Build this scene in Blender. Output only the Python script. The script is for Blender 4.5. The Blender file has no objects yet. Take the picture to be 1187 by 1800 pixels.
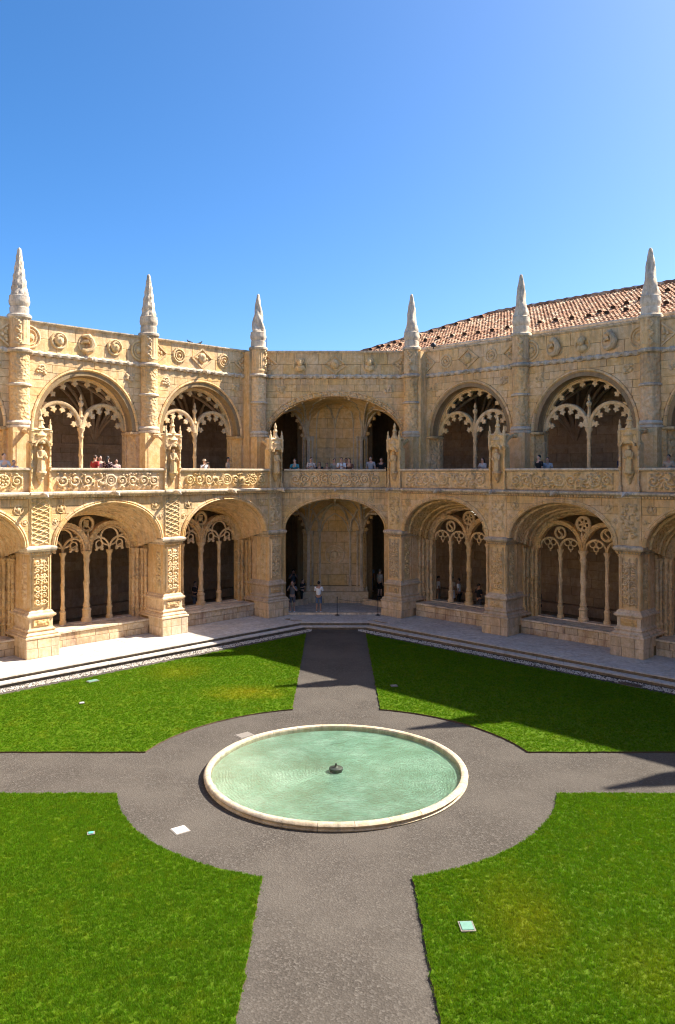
import bpy, math, random
import numpy as np
from mathutils import Vector, Matrix
random.seed(7)
PI = math.pi; R45 = math.radians(45); SQ = math.sqrt(.5)
scene = bpy.context.scene
COL = scene.collection
# ------------------------------------------------------------------ camera, world, sun, exposure
cam = bpy.data.cameras.new('camera'); camo = bpy.data.objects.new('camera', cam); COL.objects.link(camo)
cam.sensor_fit = 'HORIZONTAL'; cam.sensor_width = 36; cam.lens = 36*1370/1187
cam.shift_x = 4.5/1187; cam.shift_y = -69/1187; cam.clip_end = 2000; cam.clip_start = .1
camo.location = (0, 0, 8.1); camo.rotation_euler = (PI/2, 0, 0)
scene.camera = camo
SUN = Vector((16.4, 5.4, 18.1)).normalized()
elev = math.asin(SUN.z); azim = math.atan2(SUN.x, SUN.y)
world = bpy.data.worlds.new('World'); scene.world = world; world.use_nodes = True
wn = world.node_tree; wn.nodes.clear()
sky = wn.nodes.new('ShaderNodeTexSky'); sky.sky_type = 'NISHITA'; sky.sun_disc = False
sky.sun_elevation = elev; sky.sun_rotation = azim
sky.air_density = .62; sky.dust_density = 1.6; sky.ozone_density = 4.0; sky.altitude = 50
bg = wn.nodes.new('ShaderNodeBackground'); bg.inputs['Strength'].default_value = .059
wo = wn.nodes.new('ShaderNodeOutputWorld')
hsv = wn.nodes.new('ShaderNodeHueSaturation'); hsv.inputs['Saturation'].default_value = 1.27; hsv.inputs['Hue'].default_value = .497
wn.links.new(sky.outputs[0], hsv.inputs['Color']); wn.links.new(hsv.outputs[0], bg.inputs[0]); wn.links.new(bg.outputs[0], wo.inputs[0])
sl = bpy.data.lights.new('sun', 'SUN'); sl.energy = 2.6; sl.angle = math.radians(.5); sl.color = (1, .93, .82)
so = bpy.data.objects.new('sun', sl); COL.objects.link(so)
so.rotation_euler = SUN.to_track_quat('Z', 'Y').to_euler(); so.location = (30, 10, 40)
scene.view_settings.view_transform = 'Standard'; scene.view_settings.look = 'None'
scene.view_settings.exposure = 2.3; scene.view_settings.gamma = 1; scene.view_settings.use_curve_mapping = False
scene.render.engine = 'CYCLES'
scene.cycles.filter_width = 1.1; scene.cycles.max_bounces = 8; scene.cycles.diffuse_bounces = 5; scene.cycles.transparent_max_bounces = 8

# ------------------------------------------------------------------ materials
MATS = {}
class NT:
    def __init__(s, name):
        s.m = bpy.data.materials.new(name); s.m.use_nodes = True; s.t = s.m.node_tree
        s.b = s.t.nodes['Principled BSDF']; s.out = s.t.nodes['Material Output']
    def n(s, t, **k):
        o = s.t.nodes.new(t)
        for a, v in k.items(): setattr(o, a, v)
        return o
    def l(s, a, b): s.t.links.new(a, b)
    def noise(s, scale, detail=4, vec=None, rough=.6, stretch=None):
        nz = s.n('ShaderNodeTexNoise'); nz.inputs['Scale'].default_value = scale
        nz.inputs['Detail'].default_value = detail; nz.inputs['Roughness'].default_value = rough
        if vec is None:
            g = s.n('ShaderNodeNewGeometry'); vec = g.outputs['Position']
        if stretch:
            mp = s.n('ShaderNodeMapping'); mp.inputs['Scale'].default_value = stretch
            s.l(vec, mp.inputs['Vector']); vec = mp.outputs[0]
        s.l(vec, nz.inputs['Vector']); return nz.outputs['Fac']
    def ramp(s, fac, stops):
        r = s.n('ShaderNodeValToRGB'); e = r.color_ramp.elements
        while len(e) < len(stops): e.new(.5)
        for i, (p, c) in enumerate(stops):
            e[i].position = p; e[i].color = (*c, 1) if len(c) == 3 else c
        s.l(fac, r.inputs[0]); return r.outputs[0]
    def mix(s, fac, a, b, mode='MIX'):
        m = s.n('ShaderNodeMix', data_type='RGBA', blend_type=mode)
        for v, i in ((fac, 0), (a, 6), (b, 7)):
            if isinstance(v, (int, float)): m.inputs[i].default_value = v
            elif isinstance(v, tuple): m.inputs[i].default_value = (*v, 1)
            else: s.l(v, m.inputs[i])
        return m.outputs[2]
    def math(s, op, a, b=0.):
        m = s.n('ShaderNodeMath', operation=op)
        for v, i in ((a, 0), (b, 1)):
            if isinstance(v, (int, float)): m.inputs[i].default_value = v
            else: s.l(v, m.inputs[i])
        return m.outputs[0]
    def bump(s, h, st=.5, dist=.02):
        b = s.n('ShaderNodeBump'); b.inputs['Strength'].default_value = st; b.inputs['Distance'].default_value = dist
        s.l(h, b.inputs['Height']); s.l(b.outputs[0], s.b.inputs['Normal'])
def g(v): return (v, v, v)
def stone(name, base, pale, dark, bump=.5, streak=.5, rnd=.22, carve=0., carve_scale=9, rough=.88):
    k = NT(name)
    big = k.noise(.55, 5, rough=.65); mid = k.noise(4.5, 5, rough=.7); fine = k.noise(38, 4, rough=.75)
    c = k.mix(k.ramp(big, [(.36, g(0)), (.66, g(1))]), base, pale)
    c = k.mix(k.ramp(mid, [(.40, g(0)), (.66, g(.85))]), c, tuple(v*w for v, w in zip(base, (.80, .74, .64))))
    c = k.mix(k.math('MULTIPLY', k.ramp(fine, [(.5, g(0)), (.7, g(1))]), .4), c, tuple(v*.6 for v in base))
    st = k.noise(2.2, 6, stretch=(1, 1, .16), rough=.72)
    c = k.mix(k.math('MULTIPLY', k.ramp(st, [(.50, g(0)), (.68, g(1))]), streak), c, dark)
    wea = k.noise(1.1, 7, stretch=(1, 1, .45), rough=.75)
    c = k.mix(k.math('MULTIPLY', k.ramp(wea, [(.50, g(0)), (.66, g(1))]), .38*min(1, streak+.2)), c, tuple(.45*v+.13 for v in (base[0]*.8, base[1]*.86, base[2]*1.1)))
    pit = k.noise(13, 6, rough=.8)
    c = k.mix(k.math('MULTIPLY', k.ramp(pit, [(.57, g(0)), (.69, g(1))]), .6*min(1, streak+.3)), c, dark)
    # rain streaks and crust hanging below the ledges (cornices at 7.0, 13.4, coping at 14.9, rail at 8.2, capitals at 4.7)
    gz = k.n('ShaderNodeNewGeometry'); sz = k.n('ShaderNodeSeparateXYZ'); k.l(gz.outputs['Position'], sz.inputs[0])
    bands = k.ramp(k.math('MULTIPLY', sz.outputs[2], 1/16), [(q/16, g(w)) for q, w in ((.35, .9), (.75, .1), (4.2, .0), (4.72, .7), (4.78, 0), (6.2, 0), (6.98, .9), (7.35, .8), (7.55, .15), (8.15, .55), (8.3, 0), (12.4, 0), (13.4, .9), (13.75, .6), (14.2, .15), (14.85, 1), (15.1, .6), (16.2, .5))])
    rs_ = k.noise(5.5, 5, stretch=(1, 1, .10), rough=.7); rs2 = k.noise(1.4, 4)
    c = k.mix(k.math('MULTIPLY', bands, k.math('MULTIPLY', k.ramp(rs_, [(.44, g(0)), (.64, g(1))]), k.ramp(rs2, [(.35, g(.15)), (.6, g(.75))]))), c, tuple(v*.9 for v in dark))
    oi = k.n('ShaderNodeObjectInfo')
    v = k.math('ADD', k.math('MULTIPLY', oi.outputs['Random'], rnd), 1-rnd*.55)
    hs = k.n('ShaderNodeHueSaturation'); k.l(c, hs.inputs['Color']); k.l(v, hs.inputs['Value'])
    k.l(k.math('ADD', k.math('MULTIPLY', k.math('FRACT', k.math('MULTIPLY', oi.outputs['Random'], 7.31)), .14), .93), hs.inputs['Saturation'])
    k.l(k.math('ADD', k.math('MULTIPLY', k.math('FRACT', k.math('MULTIPLY', oi.outputs['Random'], 3.7)), .006), .497), hs.inputs['Hue'])
    k.l(hs.outputs[0], k.b.inputs['Base Color'])
    k.b.inputs['Roughness'].default_value = rough; k.b.inputs['Specular IOR Level'].default_value = .25
    h = k.math('ADD', k.math('MULTIPLY', mid, .6), k.math('MULTIPLY', fine, .35))
    if carve:
        vo = k.n('ShaderNodeTexVoronoi', feature='SMOOTH_F1'); vo.inputs['Scale'].default_value = carve_scale
        gg = k.n('ShaderNodeNewGeometry'); k.l(gg.outputs['Position'], vo.inputs['Vector'])
        h = k.math('ADD', h, k.math('MULTIPLY', vo.outputs['Distance'], carve))
    k.bump(h, min(1, bump*1.5), .06)
    MATS[name] = k.m; return k.m
def plain(name, c, rough=.6, metal=0., var=.25, scale=30, bump=.15):
    k = NT(name)
    nz = k.noise(scale, 4)
    k.l(k.mix(nz, tuple(v*(1-var) for v in c), tuple(min(1, v*(1+var)) for v in c)), k.b.inputs['Base Color'])
    k.b.inputs['Roughness'].default_value = rough; k.b.inputs['Metallic'].default_value = metal
    if bump: k.bump(nz, bump, .01)
    MATS[name] = k.m; return k.m
OCH = (.84, .535, .235)
stone('stone_wall', OCH, (.86, .64, .38), (.27, .20, .14), rnd=.14, streak=.4)
stone('stone_carved', (.84, .54, .245), (.86, .62, .35), (.27, .19, .12), bump=.9, carve=1.6, carve_scale=8)
stone('stone_relief', (.84, .585, .30), (.86, .65, .40), (.26, .19, .12), bump=.7)
stone('stone_ledge', (.76, .60, .42), (.80, .68, .52), (.19, .16, .13), bump=.6, streak=.75)
stone('stone_spire', (.76, .63, .47), (.82, .72, .58), (.24, .19, .15), bump=.9, streak=.8)
stone('stone_plinth', (.76, .55, .34), (.80, .65, .47), (.24, .18, .12))
stone('stone_bench', (.64, .47, .29), (.74, .61, .44), (.26, .13, .08), streak=.9)
stone('stone_joint', (.34, .225, .115), (.40, .28, .15), (.10, .075, .05), rnd=.05)
stone('stone_paving', (.60, .55, .49), (.68, .64, .58), (.32, .29, .25), bump=.25, streak=.3, rnd=.10)
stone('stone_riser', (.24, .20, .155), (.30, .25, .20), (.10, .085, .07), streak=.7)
stone('stone_inner_shade', (.40, .28, .18), (.47, .35, .24), (.20, .14, .09), rnd=.25)  # same stone as outside, gallery shade put into a darker base colour
stone('stone_vault_shade', (.27, .165, .085), (.33, .21, .12), (.12, .08, .05))  # same stone again, dimness under the vaults painted in as darker colour
stone('stone_rim', (.62, .50, .34), (.66, .57, .43), (.26, .22, .17), rnd=.14, bump=.3)
plain('lead_joint', (.12, .1, .09))
# terracotta tiles
k = NT('terracotta'); c1 = k.noise(3.1, 5); vo = k.n('ShaderNodeTexVoronoi'); vo.inputs['Scale'].default_value = 3.6
gg = k.n('ShaderNodeNewGeometry'); k.l(gg.outputs['Position'], vo.inputs['Vector'])
sx = k.n('ShaderNodeSeparateColor'); k.l(vo.outputs['Color'], sx.inputs[0])
cc = k.ramp(sx.outputs[0], [(0, (.18, .08, .04)), (.35, (.36, .17, .085)), (.7, (.47, .26, .14)), (1, (.60, .44, .29))])
cc = k.mix(k.ramp(c1, [(.5, g(0)), (.75, g(.7))]), cc, (.16, .10, .07))
k.l(cc, k.b.inputs['Base Color']); k.b.inputs['Roughness'].default_value = .9; k.bump(k.noise(20), .4, .02); MATS['terracotta'] = k.m
# gravel
k = NT('gravel')
f1 = k.noise(95, 3, rough=.8); f2 = k.noise(28, 5, rough=.8); b1 = k.noise(.45, 5); b2 = k.noise(2.0, 5, rough=.7)
vo = k.n('ShaderNodeTexVoronoi'); vo.inputs['Scale'].default_value = 26; gg = k.n('ShaderNodeNewGeometry'); k.l(gg.outputs['Position'], vo.inputs['Vector'])
sx = k.n('ShaderNodeSeparateColor'); k.l(vo.outputs['Color'], sx.inputs[0])
c = k.mix(k.ramp(f2, [(.3, g(0)), (.7, g(1))]), (.046, .039, .032), (.088, .075, .062))
c = k.mix(.28, c, k.ramp(sx.outputs[0], [(0, (.055, .047, .04)), (.7, (.115, .10, .086)), (1, (.26, .235, .205))]))
c = k.mix(k.ramp(b1, [(.38, g(0)), (.62, g(.65))]), c, (.112, .097, .081))
c = k.mix(k.ramp(b2, [(.55, g(0)), (.75, g(.35))]), c, (.065, .056, .05))
k.l(c, k.b.inputs['Base Color']); k.b.inputs['Roughness'].default_value = .95; k.b.inputs['Specular IOR Level'].default_value = .1
k.bump(k.math('ADD', f2, k.math('ADD', k.math('MULTIPLY', f1, .5), vo.outputs['Distance'])), .5, .025); MATS['gravel'] = k.m
# lawn soil / grass
def grassmat(name, dark, mid, yel, per):
    k = NT(name); b1 = k.noise(.35, 5, rough=.6); b2 = k.noise(1.7, 5, rough=.7); f = k.noise(22, 5, rough=.8)
    c = k.mix(k.ramp(f, [(.35, g(0)), (.65, g(1))]), dark, mid)
    c = k.mix(k.ramp(b2, [(.52, g(0)), (.74, g(.28))]), c, yel)
    # dry patches (world positions on the lawns)
    gg = k.n('ShaderNodeNewGeometry')
    for px, py, sx_, sy_, s in ((-3.35, 28.5, .5, .8, 1.), (-6.4, 31.6, .6, .6, .6), (3.4, 14.2, .9, .5, .55), (5.2, 12.6, .9, .7, .35)):
        mp = k.n('ShaderNodeMapping'); mp.inputs['Location'].default_value = (-px*sx_, -py*sy_, 0); mp.inputs['Scale'].default_value = (sx_, sy_, 0)
        k.l(gg.outputs['Position'], mp.inputs[0]); ln = k.n('ShaderNodeVectorMath', operation='LENGTH'); k.l(mp.outputs[0], ln.inputs[0])
        w = k.math('ADD', ln.outputs['Value'], k.math('MULTIPLY', k.math('SUBTRACT', b2, .5), 1.6))
        c = k.mix(k.math('MULTIPLY', k.ramp(w, [(.15, g(1)), (1., g(0))]), .75*s), c, yel)
    c = k.mix(k.ramp(b1, [(.4, g(0)), (.65, g(.4))]), c, mid)
    if per:
        oi = k.n('ShaderNodeObjectInfo'); hs = k.n('ShaderNodeHueSaturation'); k.l(c, hs.inputs['Color'])
        k.l(k.math('ADD', k.math('MULTIPLY', oi.outputs['Random'], .7), .68), hs.inputs['Value'])
        k.l(k.math('ADD', k.math('MULTIPLY', k.math('FRACT', k.math('MULTIPLY', oi.outputs['Random'], 9.7)), -.035), .513), hs.inputs['Hue']); c = hs.outputs[0]
    k.l(c, k.b.inputs['Base Color']); k.b.inputs['Roughness'].default_value = .75; k.b.inputs['Specular IOR Level'].default_value = .12
    if per:
        tl_ = k.n('ShaderNodeBsdfTranslucent'); k.l(c, tl_.inputs[0]); ms = k.n('ShaderNodeMixShader'); ms.inputs[0].default_value = .45
        k.l(k.b.outputs[0], ms.inputs[1]); k.l(tl_.outputs[0], ms.inputs[2]); k.l(ms.outputs[0], k.out.inputs[0])
    k.bump(f, .6, .03); MATS[name] = k.m
grassmat('lawn_turf', (.05, .10, .002), (.08, .14, .002), (.2, .18, .005), False)
grassmat('grass_blade', (.058, .145, .003), (.112, .238, .004), (.30, .27, .008), True)
plain('soil', (.10, .065, .04), .95)
# pool
k = NT('pool_floor'); p1 = k.noise(.9, 6, rough=.65); p2 = k.noise(5, 5, rough=.7)
c = k.ramp(p1, [(.32, (.30, .42, .28)), (.5, (.40, .58, .43)), (.66, (.60, .74, .60))])
c = k.mix(k.ramp(p2, [(.5, g(0)), (.75, g(.5))]), c, (.33, .36, .22)); k.l(c, k.b.inputs['Base Color']); k.b.inputs['Roughness'].default_value = .8; MATS['pool_floor'] = k.m
k = NT('water'); k.t.nodes.remove(k.b)
tr = k.n('ShaderNodeBsdfTransparent'); tr.inputs[0].default_value = (.86, .98, .93, 1)
gl = k.n('ShaderNodeBsdfGlossy'); gl.inputs['Roughness'].default_value = .06
df = k.n('ShaderNodeBsdfDiffuse'); df.inputs[0].default_value = (.52, .72, .60, 1)
fr = k.n('ShaderNodeFresnel'); fr.inputs['IOR'].default_value = 1.33
bm_ = k.n('ShaderNodeBump'); bm_.inputs['Strength'].default_value = .9; bm_.inputs['Distance'].default_value = .06
tc = k.n('ShaderNodeTexCoord')
wv = k.n('ShaderNodeTexWave', wave_type='RINGS', rings_direction='SPHERICAL'); wv.inputs['Scale'].default_value = 3.4; wv.inputs['Distortion'].default_value = 11; wv.inputs['Detail'].default_value = 4; wv.inputs['Detail Scale'].default_value = 1.3
k.l(tc.outputs['Object'], wv.inputs['Vector']); nz = k.noise(11, 5, rough=.8)
hh = k.math('ADD', k.math('MULTIPLY', wv.outputs['Fac'], .8), k.math('MULTIPLY', nz, 2.0)); k.l(hh, bm_.inputs['Height'])
k.l(bm_.outputs[0], gl.inputs['Normal']); k.l(bm_.outputs[0], fr.inputs['Normal'])
m0 = k.n('ShaderNodeMixShader'); k.l(k.ramp(hh, [(1.1, g(.0)), (2.1, g(.75))]), m0.inputs[0]); k.l(tr.outputs[0], m0.inputs[1]); k.l(df.outputs[0], m0.inputs[2])
k.l(bm_.outputs[0], df.inputs['Normal'])
m1 = k.n('ShaderNodeMixShader'); k.l(k.math('MULTIPLY', fr.outputs[0], 1.6), m1.inputs[0]); k.l(m0.outputs[0], m1.inputs[1]); k.l(gl.outputs[0], m1.inputs[2]); k.l(m1.outputs[0], k.out.inputs[0]); MATS['water'] = k.m
plain('bronze', (.07, .08, .06), .5, .6)
plain('black_metal', (.02, .02, .022), .45, .5)
plain('white_cover', (.62, .60, .56), .6, var=.06)
plain('teal_cover', (.10, .48, .36), .5, var=.1)
plain('green_glass_cover', (.16, .30, .23), .35, var=.3, scale=12)
plain('grey_cover', (.20, .175, .15), .85)
plain('pigeon_grey', (.045, .05, .06), .8)
SKIN = [plain('skin_%d' % i, c, .55, var=.06, bump=0) for i, c in enumerate([(.52, .30, .21), (.40, .22, .14), (.60, .38, .28)])]
HAIR = {n: plain('hair_'+n, c, .6, var=.4, scale=60) for n, c in dict(black=(.012, .01, .009), brown=(.05, .025, .012), grey=(.2, .19, .18)).items()}
CL = {n: plain('cloth_'+n, c, .85, var=.12, scale=14, bump=.3) for n, c in dict(white=(.78, .78, .78), black=(.012, .012, .014), grey=(.12, .12, .13), palegrey=(.42, .44, .46),
      red=(.30, .02, .02), navy=(.015, .02, .05), teal=(.05, .25, .30), denim=(.10, .15, .24), beige=(.45, .36, .26), blue=(.35, .48, .65), brown=(.16, .07, .04)).items()}
# patterned cloths
for nm, a, b, sc in (('dots', (.05, .015, .02), (.7, .6, .55), 16), ('floral', (.55, .40, .34), (.22, .05, .06), 22), ('check', (.6, .5, .42), (.18, .08, .06), 14)):
    k = NT('cloth_'+nm); vo = k.n('ShaderNodeTexVoronoi'); vo.inputs['Scale'].default_value = sc; tc = k.n('ShaderNodeTexCoord'); k.l(tc.outputs['Object'], vo.inputs['Vector'])
    k.l(k.ramp(vo.outputs['Distance'], [(.28, b), (.34, a)]), k.b.inputs['Base Color']); k.b.inputs['Roughness'].default_value = .9; CL[nm] = k.m
def M(n): return MATS[n] if isinstance(n, str) else n

# ------------------------------------------------------------------ mesh helpers
class MB:
    def __init__(s): s.v = []; s.f = []
    def add(s, vs, fs):
        o = len(s.v); s.v.extend(vs); s.f.extend([tuple(i+o for i in f) for f in fs]); return s
    def box(s, x0, x1, y0, y1, z0, z1):
        vs = [(x0, y0, z0), (x1, y0, z0), (x1, y1, z0), (x0, y1, z0), (x0, y0, z1), (x1, y0, z1), (x1, y1, z1), (x0, y1, z1)]
        return s.add(vs, [(0, 3, 2, 1), (4, 5, 6, 7), (0, 1, 5, 4), (1, 2, 6, 5), (2, 3, 7, 6), (3, 0, 4, 7)])
    def cham(s, x0, x1, y0, y1, z0, z1, c=.012):   # box whose front face (y0) is chamfered
        vs = [(x0, y0+c, z0), (x1, y0+c, z0), (x1, y0+c, z1), (x0, y0+c, z1), (x0+c, y0, z0+c), (x1-c, y0, z0+c), (x1-c, y0, z1-c), (x0+c, y0, z1-c),
              (x0, y1, z0), (x1, y1, z0), (x1, y1, z1), (x0, y1, z1)]
        return s.add(vs, [(4, 5, 6, 7), (0, 1, 5, 4), (1, 2, 6, 5), (2, 3, 7, 6), (3, 0, 4, 7), (0, 8, 9, 1), (1, 9, 10, 2), (2, 10, 11, 3), (3, 11, 8, 0), (8, 11, 10, 9)])
    def prism(s, poly, y0, y1):                    # polygon in xz extruded in y
        n = len(poly); vs = [(x, y0, z) for x, z in poly]+[(x, y1, z) for x, z in poly]
        return s.add(vs, [tuple(range(n)), tuple(range(2*n-1, n-1, -1))]+[(i, (i+1) % n+0, (i+1) % n+n, i+n)[::-1] for i in range(n)])
    def slab(s, poly, z0, z1):                     # polygon in xy extruded in z
        n = len(poly); vs = [(x, y, z0) for x, y in poly]+[(x, y, z1) for x, y in poly]
        return s.add(vs, [tuple(range(n))[::-1], tuple(range(n, 2*n))]+[(i, (i+1) % n, (i+1) % n+n, i+n) for i in range(n)])
    def lathe(s, prof, seg=12, cx=0, cy=0, mod=None, a0=0, a1=2*PI):
        full = abs(a1-a0-2*PI) < 1e-6; m = seg if full else seg+1; vs = []; fs = []
        for r, z in prof:
            for i in range(m):
                t = a0+(a1-a0)*i/seg; q = r*(mod(t, z) if mod else 1)
                vs.append((cx+q*math.cos(t), cy+q*math.sin(t), z))
        for j in range(len(prof)-1):
            for i in range(seg):
                k_ = (i+1) % m; fs.append((j*m+i, j*m+k_, (j+1)*m+k_, (j+1)*m+i))
        if full: fs += [tuple(range(m))[::-1], tuple(range((len(prof)-1)*m, len(prof)*m))]
        return s.add(vs, fs)
    def rects(s, w, y0, y1, prof, cx=0, yb=True):  # stacked rectangular mouldings, prof = (inset, z)
        vs = []; fs = []
        for i, z in prof: vs += [(cx-w/2+i, y0+i, z), (cx+w/2-i, y0+i, z), (cx+w/2-i, y1, z), (cx-w/2+i, y1, z)]
        for j in range(len(prof)-1):
            for a in range(4): b = (a+1) % 4; fs.append((4*j+a, 4*j+b, 4*j+4+b, 4*j+4+a))
        e = 4*(len(prof)-1); fs += [(3, 2, 1, 0), (e, e+1, e+2, e+3)]
        return s.add(vs, fs)
    def tube(s, pts, r, seg=6, cap=True, flat=1.):
        pts = [Vector(p) for p in pts]; n = len(pts); vs = []; fs = []
        rr = r if isinstance(r, (list, tuple)) else [r]*n
        prev = None
        for i, p in enumerate(pts):
            d = (pts[min(i+1, n-1)]-pts[max(i-1, 0)]);  d = d.normalized() if d.length > 1e-9 else Vector((0, 0, 1))
            if prev is None:
                up = Vector((0, 1, 0)) if abs(d.y) < .8 else Vector((0, 0, 1)); a = d.cross(up).normalized()
            else: a = (prev-d*prev.dot(d)).normalized()
            prev = a; b = d.cross(a)
            for q in range(seg):
                t = 2*PI*(q+.5)/seg; vs.append(tuple(p+a*math.cos(t)*rr[i]+b*math.sin(t)*rr[i]*flat))
        for i in range(n-1):
            for q in range(seg): w = (q+1) % seg; fs.append((i*seg+q, i*seg+w, (i+1)*seg+w, (i+1)*seg+q))
        if cap: fs += [tuple(range(seg))[::-1], tuple(range((n-1)*seg, n*seg))]
        return s.add(vs, fs)
    def arch(s, a, b, z0, prof, t0=0, t1=PI, n=24, cx=0, cap=True):   # closed profile (radial, y) swept on an ellipse
        m = len(prof); vs = []; fs = []
        for i in range(n+1):
            t = t0+(t1-t0)*i/n; c, q = math.cos(t), math.sin(t); nx, nz = c/a, q/b; L = math.hypot(nx, nz); nx /= L; nz /= L
            for r, y in prof: vs.append((cx+a*c+nx*r, y, z0+b*q+nz*r))
        for i in range(n):
            for j in range(m): k_ = (j+1) % m; fs.append((i*m+j, i*m+k_, (i+1)*m+k_, (i+1)*m+j))
        if cap: fs += [tuple(range(m))[::-1], tuple(range(n*m, n*m+m))]
        return s.add(vs, fs)
    def sphere(s, c, r, seg=8, rings=5):
        rx, ry, rz = r if isinstance(r, tuple) else (r, r, r); vs = [(c[0], c[1], c[2]-rz)]; fs = []
        for j in range(1, rings):
            p = PI*j/rings
            for i in range(seg): t = 2*PI*i/seg; vs.append((c[0]+rx*math.sin(p)*math.cos(t), c[1]+ry*math.sin(p)*math.sin(t), c[2]-rz*math.cos(p)))
        vs.append((c[0], c[1], c[2]+rz)); T = len(vs)-1
        for i in range(seg):
            k_ = (i+1) % seg; fs.append((0, 1+k_, 1+i)); fs.append((T, 1+(rings-2)*seg+i, 1+(rings-2)*seg+k_))
            for j in range(rings-2): fs.append((1+j*seg+i, 1+j*seg+k_, 1+(j+1)*seg+k_, 1+(j+1)*seg+i))
        return s.add(vs, fs)
    def cusp(s, x, z, nx, nz, size, y0, y1):
        P = [(-.62, -.15), (-.40, .22), (-.15, .42), (-.36, .52), (-.38, .74), (-.16, .80), (0, 1.05), (.16, .80), (.38, .74), (.36, .52), (.15, .42), (.40, .22), (.62, -.15)]
        tx, tz = nz, -nx
        return s.prism([(x+(tx*u+nx*v)*size, z+(tz*u+nz*v)*size) for u, v in P], y0, y1)
    def cusps(s, a, b, z0, angs, size, y0, y1, cx=0):
        for t in angs:
            t = math.radians(t); nx, nz = -math.cos(t)/a, -math.sin(t)/b; L = math.hypot(nx, nz)
            s.cusp(cx+a*math.cos(t), z0+b*math.sin(t), nx/L, nz/L, size, y0, y1)
        return s
    def mesh(s, name, mat, smooth=False):
        me = bpy.data.meshes.new(name); me.from_pydata(s.v, [], s.f); me.validate(); me.materials.append(M(mat))
        import bmesh
        b = bmesh.new(); b.from_mesh(me); bmesh.ops.recalc_face_normals(b, faces=b.faces); b.to_mesh(me); b.free()
        if smooth:
            me.polygons.foreach_set('use_smooth', [True]*len(me.polygons))
            me.set_sharp_from_angle(angle=math.radians(38))
        return me
    def build(s, name, mat, parent=None, smooth=False, loc=None):
        return link(name, s.mesh(name, mat, smooth), parent, loc)
def link(name, data, parent=None, loc=None, rz=None):
    o = bpy.data.objects.new(name, data); COL.objects.link(o)
    if parent: o.parent = parent
    if loc: o.location = loc
    if rz is not None: o.rotation_euler = (0, 0, rz)
    return o
def thing(name, label, cat, loc=(0, 0, 0), rz=0, group=None):
    o = link(name, None, None, loc, rz); o['label'] = label; o['category'] = cat
    if group: o['group'] = group
    return o
def tag(o, label, cat, group=None):
    o['label'] = label; o['category'] = cat
    if group: o['group'] = group
    return o
def struct(o): o['kind'] = 'structure'; return o
KIDS = {}
def copy_tree(o, parent=None):
    c = o.copy(); COL.objects.link(c)
    if parent: c.parent = parent
    for ch in o.children: copy_tree(ch, c)
    return c
def ell(a, b, z0, base):
    return lambda x: z0+b*math.sqrt(max(0, 1-(x/a)**2)) if abs(x) < a else base
def blocks(parent, x0, x1, z0, z1, y, t, course, bl, low=None, mat='stone_wall', seed=1, gap=.007, name='stone_block', cache=None):
    rd = random.Random(seed); z = z0; r = 0; nc = max(1, round((z1-z0)/course)); ch = (z1-z0)/nc
    for r in range(nc):
        za, zb = z0+r*ch+gap, z0+(r+1)*ch-gap; x = x0-(bl*rd.uniform(.1, .6) if r % 2 else 0)
        while x < x1-.02:
            L = bl*rd.uniform(.75, 1.3); xa, xb = max(x, x0)+gap, min(x+L, x1)-gap; x += L
            if x1-x < bl*.3: xb = x1-gap; x = x1
            if xb-xa < .05: continue
            pr = y-rd.uniform(0, .012); mb = MB()
            if low is None: mb.cham(xa, xb, pr, y+t, za, zb)
            else:
                if min(low(xa), low(xb)) >= zb and low((xa+xb)/2) >= zb: continue
                if max(low(xa+(xb-xa)*i/6) for i in range(7)) <= za: mb.cham(xa, xb, pr, y+t, za, zb)
                else:
                    N = 12; xs = [xa+(xb-xa)*i/N for i in range(N+1)]; bt = [(q, max(za, low(q))) for q in xs]
                    runs = []; cur = []
                    for q, w in bt:
                        if w < zb-.012: cur.append((q, w))
                        else:
                            if len(cur) > 1: runs.append(cur)
                            cur = []
                    if len(cur) > 1: runs.append(cur)
                    if not runs: continue
                    for cu in runs: mb.prism(cu+[(cu[-1][0], zb), (cu[0][0], zb)], pr, y+t)
            mb.build(name, mat, parent)
def spandrel(mb, x0, x1, z1, low, y0, y1, n=40, a=None):
    xs = sorted(set([x0, x1]+([-a*math.cos(PI*i/n) for i in range(n+1)] if a else [x0+(x1-x0)*i/n for i in range(n+1)])))
    xs = [x for x in xs if x0-1e-6 <= x <= x1+1e-6]
    top = [(x1, z1), (x0, z1)]; P = []
    for x in xs: P.append((x, low(x*.99999)))
    # add jamb bottoms
    mb.prism(P+top, y0, y1); return mb

# ------------------------------------------------------------------ carved relief height fields
def relief(w, h, curves, amp, res=.03, width=.045, blobs=(), curv=True):
    nx = int(w/res)+1; nz = int(h/res)+1
    X, Z = np.meshgrid(np.linspace(-w/2, w/2, nx), np.linspace(0, h, nz)); H = np.zeros_like(X)
    for pts, wd in curves:
        P = np.array(pts); D = np.full(X.shape, 1e9)
        for px, pz in P: D = np.minimum(D, (X-px)**2+(Z-pz)**2)
        D = np.sqrt(D); H = np.maximum(H, np.clip(1-(D/(wd*1.6))**2, 0, 1)**.6)
    for bx, bz, br in blobs:
        D = np.hypot(X-bx, Z-bz); H = np.maximum(H, np.clip(1-(D/br)**2, 0, 1)**.5*1.1)
    H += (np.random.RandomState(3).rand(*H.shape)-.5)*.12*(H > .1)
    e = np.minimum(np.minimum(X+w/2, w/2-X), np.minimum(Z, h-Z)); H *= np.clip(e/.04, 0, 1)
    mb = MB(); mb.v = [(float(x), float(-amp*q), float(z)) for x, z, q in zip(X.ravel(), Z.ravel(), H.ravel())]
    mb.f = [(j*nx+i, j*nx+i+1, (j+1)*nx+i+1, (j+1)*nx+i) for j in range(nz-1) for i in range(nx-1)]
    return mb
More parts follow.
